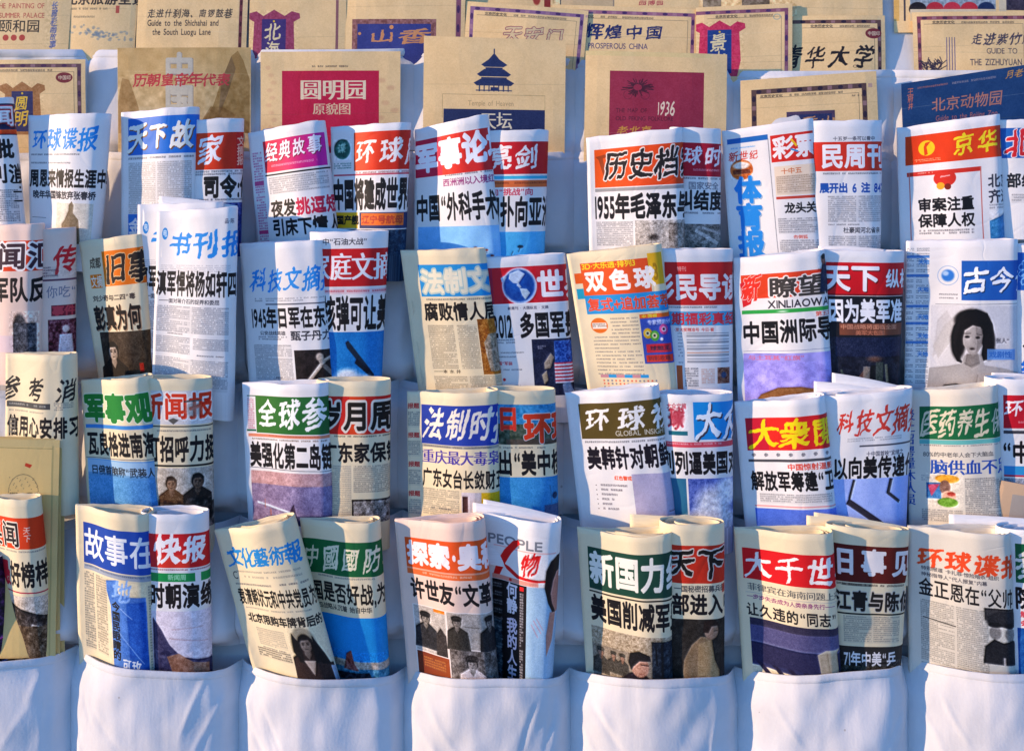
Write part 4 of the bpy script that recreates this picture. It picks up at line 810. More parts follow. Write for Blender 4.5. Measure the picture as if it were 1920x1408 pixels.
def d(c):
    c.T('文化藝術報', 12, 40, 36, '#1c88d0', 29.5, b=4, st='brush', gap=0).L(20, 86, 150, 92, 5, a=.4).T('C', 12, 86, 18, '#3c3c40', 14, b=0).L(34, 96, 150, 100, 6, a=.35).L(12, 112, 100, 117, 5.4, a=.85).L(106, 110, 160, 115, 5.4, a=.8)
    c.T('袁清朝状元和中共党员为什', 12, 122, 33, '#1a1816', 14.2, b=4, gap=.02).L(20, 160, 150, 166, 5, a=.4).T('北京限购车牌背后的', 20, 172, 18, '#242220', 16.5, b=4).L(30, 200, 90, 236, 4, '#7c7468', .4)
    c.L(22, 242, 92, 262, 4.6, '#2c2826', .85).L(34, 238, 84, 241, 4, a=.8)
    c.PT(124, 222, 30, '#1c1818', '#b8a494', '#382824', longhair=True).E(122, 226, 24, 38, '#1c1818', .14, .35).P([(106, 256), (126, 286), (140, 254), (168, 262), (172, 330), (104, 330), (100, 268)], '#382824').P([(114, 252), (126, 280), (134, 252)], '#b8a494').P([(100, 236), (104, 200), (112, 216), (110, 256)], '#1c1818').P([(138, 206), (150, 236), (160, 262), (144, 258), (136, 232)], '#1c1818').P([(158, 264), (172, 270), (178, 330), (164, 330)], '#a8b4c4')
news(4, [(397, 1000), (552, 964), (640, 1284), (474, 1272)], 'cream', 'strongly tilted cream newspaper with blue brush title and a long-haired woman in a dark top', d, dz=.004)
def d(c):
    c.R(-10, 36, 190, 100, '#0c6434', '#0a5c30').T('中國國防報', -2, 46, 44, '#ece4c4', 41, b=0, st='run', gap=.18, o='#0c6434', orr=1).L(20, 102, 140, 106, 5, a=.5).T('国是否好战,为', 6, 114, 38, '#1a1816', 26, b=4, gap=.06).T('四战略从沉着 始自中华', 16, 156, 11, '#504c44', 11, b=3)
    c.R(4, 176, 190, 330, '#0c84cc', '#1c90d4').N(4, 176, 190, 330, .02, 20).R(4, 258, 190, 276, '#a89c90').R(4, 272, 190, 330, '#3c7c9c').P([(64, 270), (70, 246), (82, 238), (86, 262), (96, 276), (60, 276)], '#7c4440').P([(40, 284), (116, 278), (124, 292), (50, 296)], '#2c2c38').N(10, 256, 150, 300, .2, 5)
news(4, [(560, 976), (713, 972), (732, 1278), (596, 1278)], 'cream', 'newspaper with cream outlined title on green and a small dark ship under plain blue sky', d, True, T=.040, ext=0)
def d(c):
    c.R(16, 34, 220, 92, '#e8541c').T('探索·奥秘', 20, 41, 44, '#f8ecec', 43, b=8, gap=.06).R(16, 92, 220, 95, '#f0a080').R(16, 95, 220, 105, '#e86830').L(46, 97, 140, 103, 6, '#f4c8b0', .9)
    c.T('许世友“文革”', 20, 112, 40, K_, 29, b=5).R(20, 164, 220, 310, '#f0e4dc').R(22, 166, 84, 254, '#b8b0a8').PT(44, 190, 22, '#1c1a1c', '#8c847c', '#2c2c30', hat='#242224').P([(62, 254), (64, 214), (74, 200), (84, 214), (84, 254)], '#3c3634').R(62, 166, 84, 172, '#e87c1c')
    c.R(88, 166, 220, 232, '#aca49c').N(22, 166, 220, 232, .05, 6).PT(106, 184, 20, '#26231f', '#8a8078', '#38342f', hat='#302c28').PT(166, 184, 20, '#242424', '#847c78', '#26262a', hat='#1f1f24').LI(120, 190, 146, 192, 1.4, '#70685f')
    c.R(88, 234, 220, 310, '#6c6460').N(88, 234, 220, 310, .2, 6).PT(128, 258, 24, '#2a2624', '#b0a49c', '#d8c8c4', hat='#3c3634').R(22, 256, 86, 310, '#702c18', '#a0481c').L(34, 264, 78, 284, 5, '#d88838', .6)
news(4, [(738, 978), (909, 968), (936, 1280), (762, 1262)], 'pink', "pink newspaper with thick white title on orange and several photos of people in caps", d)
def d(c):
    c.T('PEOPLE', -2, 34, 20, '#7c8088', 30, b=3, lat=1.12).R(8, 56, 130, 58, '#f0b0a8', a=.8)
    c.P([(48, 42), (58, 38), (62, 44), (44, 66), (30, 90), (18, 114), (5, 116), (14, 88), (30, 62)], '#e01414').P([(26, 88), (40, 92), (60, 104), (100, 108), (140, 104), (140, 109), (98, 112), (56, 110), (34, 98)], '#d41418').T('物', 62, 56, 46, '#d41c1c', 44, b=4, st='run').LI(72, 66, 66, 92, 3, '#d41c1c')
    c.R(4, 112, 98, 120, '#e49888').E(42, 116, 3, 3, '#d01818').R(4, 121, 100, 330, '#161418')
    for y in range(128, 320, 16): c.L(4, y, 24, y + 10, 5, '#c0d0d4', .55)
    c.R(0, 196, 22, 330, '#4c7084', a=.6).N(0, 180, 24, 330, .2, 6).T('何静', 34, 122, 27, '#f8eef4', 24, b=5, v=True).T('我的人生', 34, 186, 28, '#f0dcec', 24, b=5, v=True).R(62, 124, 70, 132, '#e02020').L(62, 136, 70, 320, 5, '#c8c8d4', .7)
    c.R(76, 121, 200, 330, '#a4c4dc', '#8cb4d4').P([(112, 90), (120, 72), (134, 62), (200, 60), (200, 170), (128, 168), (118, 150), (110, 122)], '#1c1418').P([(126, 108), (134, 92), (200, 86), (200, 170), (136, 168), (126, 150), (122, 132)], '#b07c70').P([(122, 166), (136, 168), (130, 220), (118, 250), (116, 210)], '#b48478').LI(90, 182, 106, 206, 1.4, '#c08ca0').LI(86, 190, 100, 214, 1.4, '#c08ca0').LI(96, 178, 110, 200, 1.2, '#c08ca0').R(78, 121, 100, 124, '#a4c4dc')
news(4, [(914, 966), (1053, 972), (1036, 1280), (926, 1280)], 'white', 'glossy newspaper with grey roman letters, red brush title and a black strip of vertical characters', d, True, sheets=[((886, 944), (1030, 964)), ((906, 938), (1050, 966))], ext=10)
def d(c):
    c.R(17, 34, 260, 116, '#174434').T('新国力综', 20, 42, 62, '#f4f0e2', 48, b=6, gap=.06).LI(16, 121, 220, 121, 3, '#342c24').T('美国削减军费', 18, 127, 50, K_, 31, b=6, gap=.04)
    c.R(16, 188, 260, 310, '#8c8070').R(16, 188, 260, 222, '#a89880').N(16, 188, 260, 224, .2, 2.4)
    for x, k in ((32, 16), (58, 13), (76, 13)): c.PT(x, 236, k, '#2c2824', '#a07c68', '#44403a', hat='#4c4840')
    c.R(134, 196, 260, 310, '#26303c').N(134, 196, 260, 310, .15, 8).P([(50, 310), (70, 276), (92, 258), (118, 256), (140, 274), (156, 310)], '#241c28').E(110, 244, 19, 22, '#b08470', .12).P([(88, 240), (92, 222), (110, 216), (130, 222), (132, 232), (110, 234), (98, 246), (94, 254)], '#18161a').LI(112, 240, 128, 240, 1.6, '#30201c').E(114, 258, 6, 2, '#8c5c4c', .4).LI(154, 200, 156, 290, 5, '#12161c').LI(142, 206, 144, 240, 3, '#0c1016')
news(4, [(1083, 992), (1262, 990), (1262, 1282), (1100, 1266)], 'cream', 'newspaper with thick cream title on dark green and an officer among men in caps', d, bow=7)
def d(c):
    c.R(-20, 38, 160, 108, '#cc2c14').T('天下', -18, 44, 54, '#141210', 56, b=4, st='brush', o='#dcd0c4', orr=5).T('一国秘密招募兵部', -6, 112, 12, '#585450', 12, b=3).R(82, 112, 110, 128, '#c02818', a=.7).T('部进入中国', -10, 128, 38, K_, 32, b=5)
    c.R(-20, 174, 160, 310, '#2c2824').N(-20, 174, 160, 310, .06, 10).P([(6, 310), (10, 250), (24, 222), (40, 206), (60, 208), (66, 250), (88, 296), (92, 310)], '#8c7254').P([(34, 310), (36, 220), (58, 212), (68, 260), (86, 300), (86, 310)], '#a48862').E(60, 196, 14, 17, '#a48068', .12).P([(44, 198), (46, 178), (66, 174), (76, 186), (60, 188), (54, 200)], '#2c1e18').LI(64, 196, 72, 196, 1.4, '#302018').R(76, 240, 100, 310, '#14161c')
news(4, [(1258, 974), (1358, 976), (1358, 1280), (1262, 1280)], 'cream', 'rolled newspaper with black outlined title on red-orange and a seated man in a tan coat', d, True, ext=22, sheets=[((1182, 966), (1330, 974))])
def d(c):
    c.R(12, 38, 220, 98, '#d8141c').T('大千世界', 14, 44, 50, '#fbf4ee', 55, b=5, st='brush', gap=.14).T('菲律宾在海南问题上来', 18, 106, 14, '#5c5c58', 17, b=2, st='song').LI(14, 124, 180, 124, 1, '#b8b0a8').T('一步步失去成为人类亲身先行一一', 16, 127, 9, '#8c3c70', 10.5, b=2)
    c.T('让久违的“同志”', 14, 144, 24, '#201e20', 23, b=4, gap=.1).R(18, 172, 220, 310, '#2c3058').R(18, 172, 220, 186, '#343048').R(18, 186, 220, 216, '#4c4c78', '#5c587c').LI(18, 217, 220, 217, 2.5, '#70749c').R(18, 220, 220, 256, '#28284c')
    c.P([(18, 262), (220, 272), (220, 310), (18, 310)], '#d8ccb0')
    for k in range(5): x = 26 + k * 27; c.P([(x, 256), (x + 10, 256), (x + 32, 280), (x + 22, 282)], '#231f3c')
    # a plain cardboard box standing on the piano keys
    c.P([(134, 220), (172, 216), (176, 262), (140, 266)], '#b8a488').P([(134, 220), (150, 212), (184, 210), (172, 216)], '#c8b698').LI(152, 218, 156, 264, 2, '#a08c70')
news(4, [(1380, 994), (1560, 992), (1577, 1282), (1396, 1266)], 'cream', 'newspaper with white brush title on pure red and a dark photo of piano keys', d)
def d(c):
    c.R(-20, 32, 190, 100, '#5c1410', '#6c1c10').T('旧事见', -22, 38, 48, '#f0e8e4', 62, b=5, gap=.22).L(-10, 102, 130, 108, 6, '#26201c', .9).R(0, 102, 60, 107, '#302824', a=.5)
    c.T('江青与陈伯', -14, 116, 36, '#1c1816', 34, b=5, o='#c8beb0', orr=5).LI(-10, 158, 150, 158, 3, '#282420').L(2, 162, 124, 212, 3.7, '#4c4850', .42, 2)
    c.R(-10, 218, 180, 320, '#2a2624').N(-10, 244, 180, 320, .2, 4).T('71年中美“乒', 2, 228, 26, '#eee8e6', 23, b=4, lat=.9).R(-10, 254, 180, 320, '#4a4238').LI(46, 256, 48, 320, 6, '#6c5840').N(-10, 254, 180, 320, .16, 5)
news(4, [(1562, 980), (1705, 990), (1688, 1278), (1572, 1278)], 'cream', 'newspaper with white title on dark brown-red and a black strip low on the page', d, True, T=.04, ext=14, sheets=[((1514, 968), (1680, 986)), ((1528, 962), (1700, 986))])
def d(c):
    c.T('环球谍报', 18, 40, 36, '#e4481c', 46, b=6, st='brush', gap=.04).T('特别报道 卡扎菲·惊险暗杀“组织', 22, 76, 8, '#4c4a50', 9, b=2).T('神秘指导人“代人报复”内幕', 22, 88, 8, '#4c4a50', 9, b=2)
    c.T('金正恩在“父帅”', 18, 100, 34, '#1a181a', 25, b=3, gap=.06).L(20, 142, 130, 262, 3.7, '#5c5a54', .5, 2).LI(24, 176, 76, 180, 2, '#44403c').R(124, 136, 182, 158, '#3c3a3c')
    c.E(156, 160, 32, 10, '#26262a', .2).P([(128, 152), (150, 140), (182, 142), (188, 158), (160, 164), (134, 162)], '#2a2a2e').E(142, 180, 12, 14, '#8c8680', .2).E(170, 182, 12, 14, '#87817c', .2).P([(120, 238), (124, 206), (140, 192), (156, 198), (176, 192), (194, 206), (194, 238)], '#242428').E(142, 166, 14, 5, '#19191c', .2).E(170, 167, 14, 5, '#19191c', .2)
    c.LI(157, 238, 157, 224, 4, '#b0a8a0').L(20, 264, 190, 300, 3.7, '#5c5a54', .5, 3)
news(4, [(1708, 990), (1891, 992), (1904, 1270), (1712, 1244)], 'grey', 'grey newspaper with orange brush title and two men in military caps', d)
def d(c):
    c.R(-10, 26, 190, 98, '#0c5c38').T('参考', -10, 34, 54, '#ece8dc', 52, b=5, st='brush', gap=.1).T('院', -12, 106, 40, K_, 34, b=6).T('解放', -4, 150, 12, '#d02838', 14, b=3).T('会议', -4, 166, 12, '#d02838', 14, b=3).R(-10, 182, 190, 330, '#1c58a0', '#245ca4').N(-10, 182, 190, 330, .06, 10)
news(4, [(1893, 984), (2020, 984), (2020, 1268), (1904, 1268)], 'white', "newspaper with dark green band and blue photo at the bottom row's right end", d, True, sheets=[((1782, 966), (1990, 976))])
def d(c):
    c.R(0, 0, 120, 260, '#2c1c3c').N(0, 0, 160, 300, .25, 6, (1, .5, 1)).LI(10, 200, 110, 150, 3, '#c03090').LI(10, 230, 110, 200, 3, '#3c70d0')
news(4, [(-90, 1010), (6, 1040), (26, 1232), (-70, 1232)], 'white', 'dark purple-toned newspaper almost hidden at the lower left edge', d, True, T=.04, ext=0, dz=-.004)

# ------------------------------------------------------------------ flat booklets
def yel(c):
    c.R(0, 0, c.w, 14, '#c8b47c', a=.5).R(c.w - 14, 12, c.w - 11, c.h, '#b8a468', a=.8).LI(0, 15, c.w - 12, 17, 1.5, '#a89660')
    c.P([(c.w - 62, 44), (c.w - 50, 48), (c.w - 54, 54), (c.w - 64, 50)], '#c83c20')
    for a in range(0, 40):
        t = a / 40 * math.pi; x = c.w - 66 - 28 * math.cos(t); y = 100 - 34 * math.sin(t); c.E(x, y, 1, 1, '#6a6048', a=.8)
    for a in range(26):
        x = c.w - 92 + (a * 7.3) % 54; y = 72 + (a * 13.7) % 26; c.E(x, y, 1.2, 1, '#6a6048', a=.6)
    c.L(c.w - 92, 100, c.w - 66, 105, 5, '#3c3424', .9).L(c.w - 60, 100, c.w - 36, 105, 5, '#3c3424', .8)
for k in range(3):
    dd = dback(1310) + .028 - k * .009
    o = booklet([(-56, 818 - k * 2), (117 + k * 4, 822 - k * 3), (98 + k * 9, 1235), (-60, 1240)], dd + .022, dd, '#e0c07c', ['front yellow booklet of the stack at the lower left, with red mark and dotted drawing', 'middle yellow booklet of the stack at the lower left', 'rearmost yellow booklet of the stack at the lower left'][k], yel, 'yellow_booklet', 'booklet', .008, 'yellow booklets stacked in the lower left pocket')
def d(c): c.R(24, 22, 120, 120, '#b8a898')
booklet([(1874, 898), (1950, 912), (1950, 1020), (1858, 1020)], dback(1310) + .045, dback(1310) + .03, '#e0b890', 'peach coloured booklet with a grey square peeking out near the right edge', d, 'peach_booklet', 'booklet', .003, 'loose booklets among the newspapers')

TAN = '#f0cc92'
def border(c, l=True, t=True, r=True, c1='#8c5c70', c2='#4c2c50', o=8, wd=7):
    n = 12
    if t:
        c.R(o if l else 0, o, c.w - o, o + wd, c1)
        x = o + 14
        while x < c.w - o: c.E(x, o + wd / 2, 5, wd * .42, c2); c.R(x + 14, o + 1, x + 22, o + wd - 1, '#b08890', a=.6); x += 38
        c.LI(o + wd + 6, o + wd + 8, c.w - o - wd - 6, o + wd + 8, .9, '#7c6a54').T('北京历史文化', 36, o + wd + 2, 6, '#4c4438', 7, b=3).L(90, o + wd + 3, min(c.w - 30, 190), o + wd + 7, 6, '#5c5040', .8)
    for s_, x0 in ((l, o), (r, c.w - o - wd)):
        if s_:
            c.R(x0, o, x0 + wd, c.h, c1); y = o + 18
            while y < c.h: c.E(x0 + wd / 2, y, wd * .42, 6, c2); c.R(x0 + 1, y + 14, x0 + wd - 1, y + 22, '#b08890', a=.6); y += 38
    if r: c.LI(c.w - o - wd - 6, o + wd + 8, c.w - o - wd - 6, c.h, .9, '#7c6a54')
def plaque(c, cx, y, w_, h, rim, core, txt, v=True, tc='#e0d0a0'):
    c.P([(cx - w_ * .72, y), (cx - w_ * .5, y - 4), (cx - w_ * .3, y + 5), (cx, y - 7), (cx + w_ * .3, y + 5), (cx + w_ * .5, y - 4), (cx + w_ * .72, y), (cx + w_ * .74, y + 9), (cx + w_ * .56, y + 16), (cx + w_ * .60, y + h * .7), (cx + w_ * .5, y + h), (cx - w_ * .5, y + h), (cx - w_ * .60, y + h * .7), (cx - w_ * .56, y + 16), (cx - w_ * .74, y + 9)], rim).N(cx - w_ * .7, y - 6, cx + w_ * .7, y + h, .08, 3)
    c.R(cx - w_ * .34, y + 11, cx + w_ * .34, y + h - 6, core); c.E(cx, y + 15, 2, 2, '#e8c030')
    c.T(txt, cx - w_ * .24, y + 20, w_ * .46, tc, w_ * .48, b=2, v=v, st='brush')
def seal(c, x, y, q='#7c2c34'): c.E(x, y, 16, 10, q).E(x, y, 13, 7.5, '#d6bf92', .2, 1, .1).T('中国印', x - 11, y - 4, 8, '#e4d4b0', 8, b=2)

def bl(quad, top, bot, label, draw, base=TAN, **kw):
    d0_ = draw
    def draw(c):
        d0_(c); c.N(0, 0, c.w, c.h, .022, 26).N(0, 0, c.w, c.h, .03, 2.2)
        for q in range(3): y = c.h * RN.uniform(.2, .9); c.LI(0, y, c.w, y + RN.uniform(-8, 8), .8, '#8c7450' if q else '#f6e4bc', .25)
    booklet(quad, top, bot, base, label, draw, **kw)
def rowB(quad, label, draw, base=TAN, dz=0, **kw): bl(quad, .056 + dz, .052 + dz, label, draw, base, **kw)
def rowA(quad, label, draw, base=TAN, dz=0, **kw): bl(quad, .012 + dz, .022 + dz, label, draw, base, **kw)
def rowZ(quad, label, draw, base=TAN, dz=0): bl(quad, .002 + dz, .006 + dz, label, draw, base)
# big booklets standing behind the top newspapers
def d(c): border(c, l=False, c1='#6c4c50'); plaque(c, 134, 48, 58, 92, '#a87444', '#2c3060', '圆明', tc='#e8c040'); seal(c, 212, 34)
rowB([(-90, 114), (161, 112), (160, 300), (-90, 300)], 'tan booklet with dark patterned border and blue star plaque at the left edge', d)
def d(c):
    c.R(0, 0, c.w, c.h, '#c8a468', '#d8bc8c', 'v').N(0, 0, c.w, c.h, .06, 20)
    c.P([(150, 150), (180, 110), (196, 60), (214, 16), (226, 6), (236, 24), (248, 60), (248, 160)], '#a07c44').P([(0, 100), (8, 56), (22, 60), (36, 100), (52, 150), (0, 160)], '#a88450').P([(196, 60), (214, 16), (222, 40), (206, 90), (190, 130)], '#6c5438', .6).P([(150, 150), (176, 110), (200, 112), (248, 140), (248, 160)], '#8a6434', .6).N(0, 50, c.w, c.h, .1, 9).R(40, 110, 150, 150, '#dcc090', a=.6)
    c.T('中国', 92, 12, 56, '#b0a898', 58, b=6, v=True, o='#8c8070', orr=2).T('中国', 90, 10, 56, '#c4bca8', 58, b=5, v=True).T('历朝皇帝年代表', 30, 48, 24, '#c03840', 26, b=3, st='brush', gap=.02)
rowB([(221, 91), (471, 90), (469, 300), (221, 300)], 'booklet with golden mountain painting and red characters over grey relief ones', d)
def d(c):
    for k in range(9): c.E(210 + (k * 17) % 44, 40 + k * 14, 10, 6, '#c07860', .5, .25).E(14 + (k * 5) % 12, 30 + k * 14, 7, 5, '#c07860', .5, .2)
    c.R(40, 36, 222, 200, '#c01440').L(96, 26, 164, 30, 5, '#4c4038', .9).T('圆明园', 74, 52, 38, '#ead8b4', 42, b=4, st='song').T('原貌图', 98, 96, 22, '#e0c49c', 24, b=3, st='song')
rowB([(489, 98), (751, 97), (750, 300), (489, 300)], 'tan booklet with a plain crimson rectangle and cream title', d)
def d(c):
    n_ = '#22305c'; cx = 132
    c.LI(cx, 20, cx, 32, 2.4, n_).P([(cx - 24, 50), (cx - 10, 40), (cx, 28), (cx + 10, 40), (cx + 25, 50), (cx + 18, 54), (cx - 18, 54)], n_).R(cx - 16, 55, cx + 16, 58, n_)
    c.P([(cx - 32, 68), (cx - 18, 58), (cx + 18, 58), (cx + 32, 68), (cx + 26, 72), (cx - 26, 72)], n_).R(cx - 24, 73, cx + 24, 76, n_, a=.9).P([(cx - 38, 84), (cx - 24, 76), (cx + 24, 76), (cx + 38, 84), (cx + 32, 89), (cx - 32, 89)], n_)
    for k in range(-3, 4): c.R(cx + k * 9 - 1.2, 89, cx + k * 9 + 1.2, 100, n_, a=.8)
    c.R(cx - 6, 92, cx + 8, 98, n_).R(cx - 34, 97, cx + 34, 99, n_, a=.7).L(cx - 26, 104, cx + 30, 107, 6, '#6c644c', .7)
    c.LI(36, 106, 228, 106, .8, '#9c8458').LI(36, 106, 36, 150, .8, '#9c8458').LI(228, 106, 228, 150, .8, '#9c8458').T('Temple of Heaven', 84, 116, 11, '#b09468', 11, b=0, lat=1)
    c.R(38, 133, 228, 240, '#232e58').T('天坛', 108, 138, 32, '#e4d8b8', 30, b=2, st='song')
rowB([(795, 68), (1061, 77), (1058, 340), (792, 340)], 'tall tan booklet with a navy three-roofed round temple, tallest of the front booklets', d, dz=.006)
def d(c):
    c.R(0, 0, 236, 8, '#e4cc8c', a=.7).R(46, 36, 222, 200, '#982c44')
    rs = random.Random(5)
    for k in range(60):
        a = rs.uniform(0, 6.28); c.LI(98 + math.cos(a) * 8, 66 + math.sin(a) * 6, 98 + math.cos(a) * rs.uniform(14, 32), 66 + math.sin(a) * rs.uniform(8, 20), 1.5, '#4c1c2c')
    for x in (80, 112): c.E(x, 80, 9, 9, '#4c1c2c', .2, 1, .25)
    c.T('THE MAP OF', 58, 104, 9, '#5c1c30', 10, b=1, lat=1).T('OLD PEKING FOLKLORE', 58, 119, 9, '#5c1c30', 10, b=1, lat=1).T('1936', 136, 90, 27, '#e8d4b8', 19, b=0, st='run', lat=1.1).T('老北京', 62, 138, 16, '#c8943c', 22, b=2, st='brush')
rowB([(1098, 96), (1363, 103), (1361, 330), (1094, 330)], 'tan booklet with a maroon square, dark chariot drawing and an italic year', d, dz=.004)
def d(c): border(c, c1='#5c4440', c2='#2c2034', o=20, wd=9); c.R(84, 66, 174, 130, '#4c3c58').R(90, 72, 168, 130, '#28305c').T('香山', 112, 76, 20, '#c89060', 34, b=2, st='brush'); c.L(206, 40, 226, 44, 5, '#4c4438', .9)
rowB([(1388, 152), (1642, 134), (1652, 330), (1390, 330)], 'slightly tilted tan booklet with dark border, behind the big blue vertical characters paper', d)
def d(c):
    c.T('王府井', 12, 12, 14, '#c87058', 12, b=2, v=True, st='brush').L(30, 12, 88, 17, 5, '#c07060', .8).L(96, 12, 180, 17, 6, '#9c8c94', .7).T('月老', 200, 6, 13, '#c89048', 17, b=2, st='brush')
    c.T('北京动物园', 58, 38, 27, '#b87868', 28, b=2, o='#16355c', orr=1).T('Guide to the Beijing Zoo', 66, 72, 12, '#b06a64', 11.5, b=1, lat=1)
rowB([(1689, 158), (1936, 120), (1912, 330), (1697, 330)], 'dark blue tilted booklet with dull pink lettering at the upper right', d, '#1c4070', dz=.01)
# second tier of booklets
def d(c):
    c.T('THE PAINTING OF', 64, 106, 11, '#c05848', 12, b=1, lat=.95).T('SUMMER PALACE', 72, 124, 11, '#c05848', 12, b=1, lat=.95).T('颐和园', 72, 138, 24, '#3c342c', 27, b=2).E(86, 172, 6, 6, '#b84438').E(102, 172, 6, 6, '#b84438').E(118, 172, 6, 6, '#b84438')
    c.T('长廊彩画故事', 172, 104, 14, '#5c6a9c', 13, b=2, v=True, st='brush').N(160, 100, 186, 190, .08, 4)
rowA([(-70, -100), (138, -100), (126, 150), (-70, 150)], 'tan booklet with red english capitals and three red dots in the top left corner', d)
def d(c):
    c.T('北京旅游全景', 0, 88, 22, '#38302c', 26, b=4).L(10, 116, 84, 119, 5, '#5c5444', .8).L(18, 131, 60, 134, 5, '#5c5444', .6).R(100, 112, 107, 126, '#c05848')
    rs = random.Random(3)
    for k in range(70): x = 70 + rs.gauss(0, 26); y = 160 + (x - 40) * .16 + rs.gauss(0, 5); c.E(x, y, rs.uniform(2, 5), rs.uniform(1.5, 4), '#6c8090', .5, .5)
rowA([(124, -100), (264, -100), (250, 150), (118, 150)], 'tan booklet with a faint blue pine branch drawing, second from the left at the top', d, dz=-.003)
def d(c): c.T('走进什刹海、南锣鼓巷', 20, 118, 16, '#4c443c', 16, b=1, st='brush').T('Guide to the Shichahai and', 20, 137, 13, '#3c3430', 12, b=2, lat=.98).T('the South Luogu Lane', 30, 154, 13, '#3c3430', 12, b=2, lat=.98).R(191, 0, 197, 260, '#7c3c40'); [c.E(194, y, 2, 5, '#4c2028') for y in range(6, 200, 20)]
rowA([(262, -100), (468, -100), (460, 150), (254, 150)], 'tan booklet with two lines of english guide lettering under small characters', d)
def d(c): c.L(30, 94, 90, 98, 5, '#4c4438', .8); plaque(c, 46, 126, 66, 130, '#983c5c', '#3c2c6c', '北海'); c.R(161, 0, 166, 260, '#8c5c60')
rowA([(470, -100), (650, -100), (648, 150), (466, 150)], 'tan booklet with a purple vertical plaque in a maroon carved frame', d)
def d(c): c.R(12, 137, 170, 240, '#8c5c58').N(12, 137, 170, 240, .15, 4).R(22, 146, 160, 240, '#343c80').T('山香', 42, 156, 26, '#cc8c5c', 62, b=2, st='brush').E(86, 152, 4, 4, '#d8945c').E(26, 164, 3, 3, '#d8945c').R(207, 0, 216, 260, '#8c5468'); [c.E(211, y, 3, 8, '#4c2c58') for y in range(10, 240, 36)]; c.L(40, 100, 110, 103, 6, '#4c4438', .8)
rowA([(650, -100), (874, -100), (870, 150), (648, 150)], 'tan booklet with a wide blue horizontal plaque and orange characters', d)
def d(c): border(c, c1='#8c6488', c2='#4c3060'); c.T('天安门', 74, 40, 30, '#d6bf92', 40, b=2, st='brush', o='#8c4458', orr=4)
rowA([(874, 2), (1104, 20), (1090, 160), (868, 160)], 'tilted tan booklet with purple patterned border and outlined pinkish characters', d, dz=.004)
def d(c): border(c, l=False, c1='#98647c', c2='#4c3060'); c.T('辉煌中国', 62, 34, 27, '#242c60', 38, b=4, st='brush').T('PROSPEROUS CHINA', 68, 68, 12, '#54486c', 12.5, b=1, lat=.98)
rowA([(1036, 8), (1312, 18), (1306, 160), (1034, 160)], 'tan booklet with navy brush title above capital letters, top centre right', d)
def d(c): border(c, l=False, c1='#8c5468', c2='#4c3060'); plaque(c, 44, 34, 66, 100, '#cc3458', '#1c3c80', '景山'); c.E(152, 24, 8, 6, '#5c8ca0', .3, 1, .4)
rowA([(1306, 14), (1487, 6), (1484, 180), (1304, 180)], 'tan booklet with blue plaque inside a bright pink-red frame', d, dz=.006)
def d(c): border(c, l=False, c1='#6c4c44', c2='#2c2034'); seal(c, 154, 34); c.T('清华大学', -20, 58, 38, '#241e20', 45, b=2, st='run', gap=.15); c.L(24, 108, 70, 112, 5, '#3c342c', .9).E(118, 96, 5, 3, '#3c342c', .3, 1, .5)
rowA([(1484, 30), (1661, 29), (1660, 190), (1484, 190)], 'tan booklet with black running-hand title and oval red seal', d)
def d(c):
    border(c, c1='#8c4c58', c2='#4c2c44'); rs = random.Random(8)
    for k in range(50): a = rs.uniform(-2.6, -.5); x = 28 + rs.uniform(-8, 26); y = 112 + rs.uniform(-16, 8); c.LI(x, y, x + math.cos(a) * 16, y + math.sin(a) * 12, 1.6, '#3a3040')
    for k in range(4): c.LI(62 + k * 5, 48, 61 + k * 5, 124, 1.8, '#544c7c', .8)
    c.T('走进紫竹院', 108, 42, 20, '#4c4450', 24, b=1, st='run').T('GUIDE TO', 136, 68, 12, '#4c4450', 13, b=0, lat=1).T('THE ZIZHUYUAN PARK', 104, 88, 14, '#4c4450', 13, b=1, lat=.98)
rowA([(1712, 23), (1940, 21), (1940, 190), (1714, 190)], 'tan booklet with ink bamboo drawing and thin english capitals, top right', d)
# slivers of the topmost tier
def d(c): c.L(60, 30, 130, 42, 8, '#3c3430', .9).E(140, 40, 8, 12, '#a83c30', .3).R(154, 26, 166, 60, '#8c2c28').N(170, 20, 230, 60, .3, 8)
rowZ([(866, -40), (1050, -40), (1050, 60), (866, 60)], 'topmost tan booklet edge with black and red print behind the purple bordered booklet', d)
def d(c): c.T('园博园', 146, 42, 9, '#b85050', 16, b=2, st='brush').R(0, 0, 100, 60, '#c8b088').LI(98, 0, 98, 100, 2, '#8c8070')
rowZ([(1052, -40), (1312, -40), (1312, 60), (1052, 60)], 'topmost tan booklet edge with three tiny red characters', d)
def d(c): c.N(0, 0, 180, 80, .05, 5).R(6, 10, 40, 80, '#8c7c64').R(78, 6, 130, 80, '#7c6c58').N(0, 0, 180, 80, .2, 6).R(112, 50, 140, 80, '#c4b088').R(118, 54, 138, 60, '#5c5044').L(50, 60, 68, 68, 5, '#5c5044', .7)
rowZ([(1312, -40), (1655, -40), (1655, 60), (1312, 60)], 'topmost tan booklet edge with faded grey building pictures', d)
def d(c):
    c.R(0, 0, 10, 80, '#e0b060').R(18, 0, 22, 80, '#4c4448').R(30, 0, 190, 62, '#90a0ac').N(30, 0, 190, 62, .2, 5)
    for k, q in enumerate(('#1c1418', '#b82c38', '#c03040', '#b82c38', '#1c2c54')): c.E(44 + k * 32, 58, 17, 14, q, .1)
    c.R(30, 58, 190, 80, '#d8c8a8').R(196, 0, 210, 80, '#d8c8a8').R(210, 0, 260, 60, '#3c3444').N(210, 0, 260, 60, .1, 6)
rowZ([(1676, -40), (1940, -40), (1940, 62), (1676, 62)], 'topmost booklet edge with red fan shapes at the upper right corner', d)

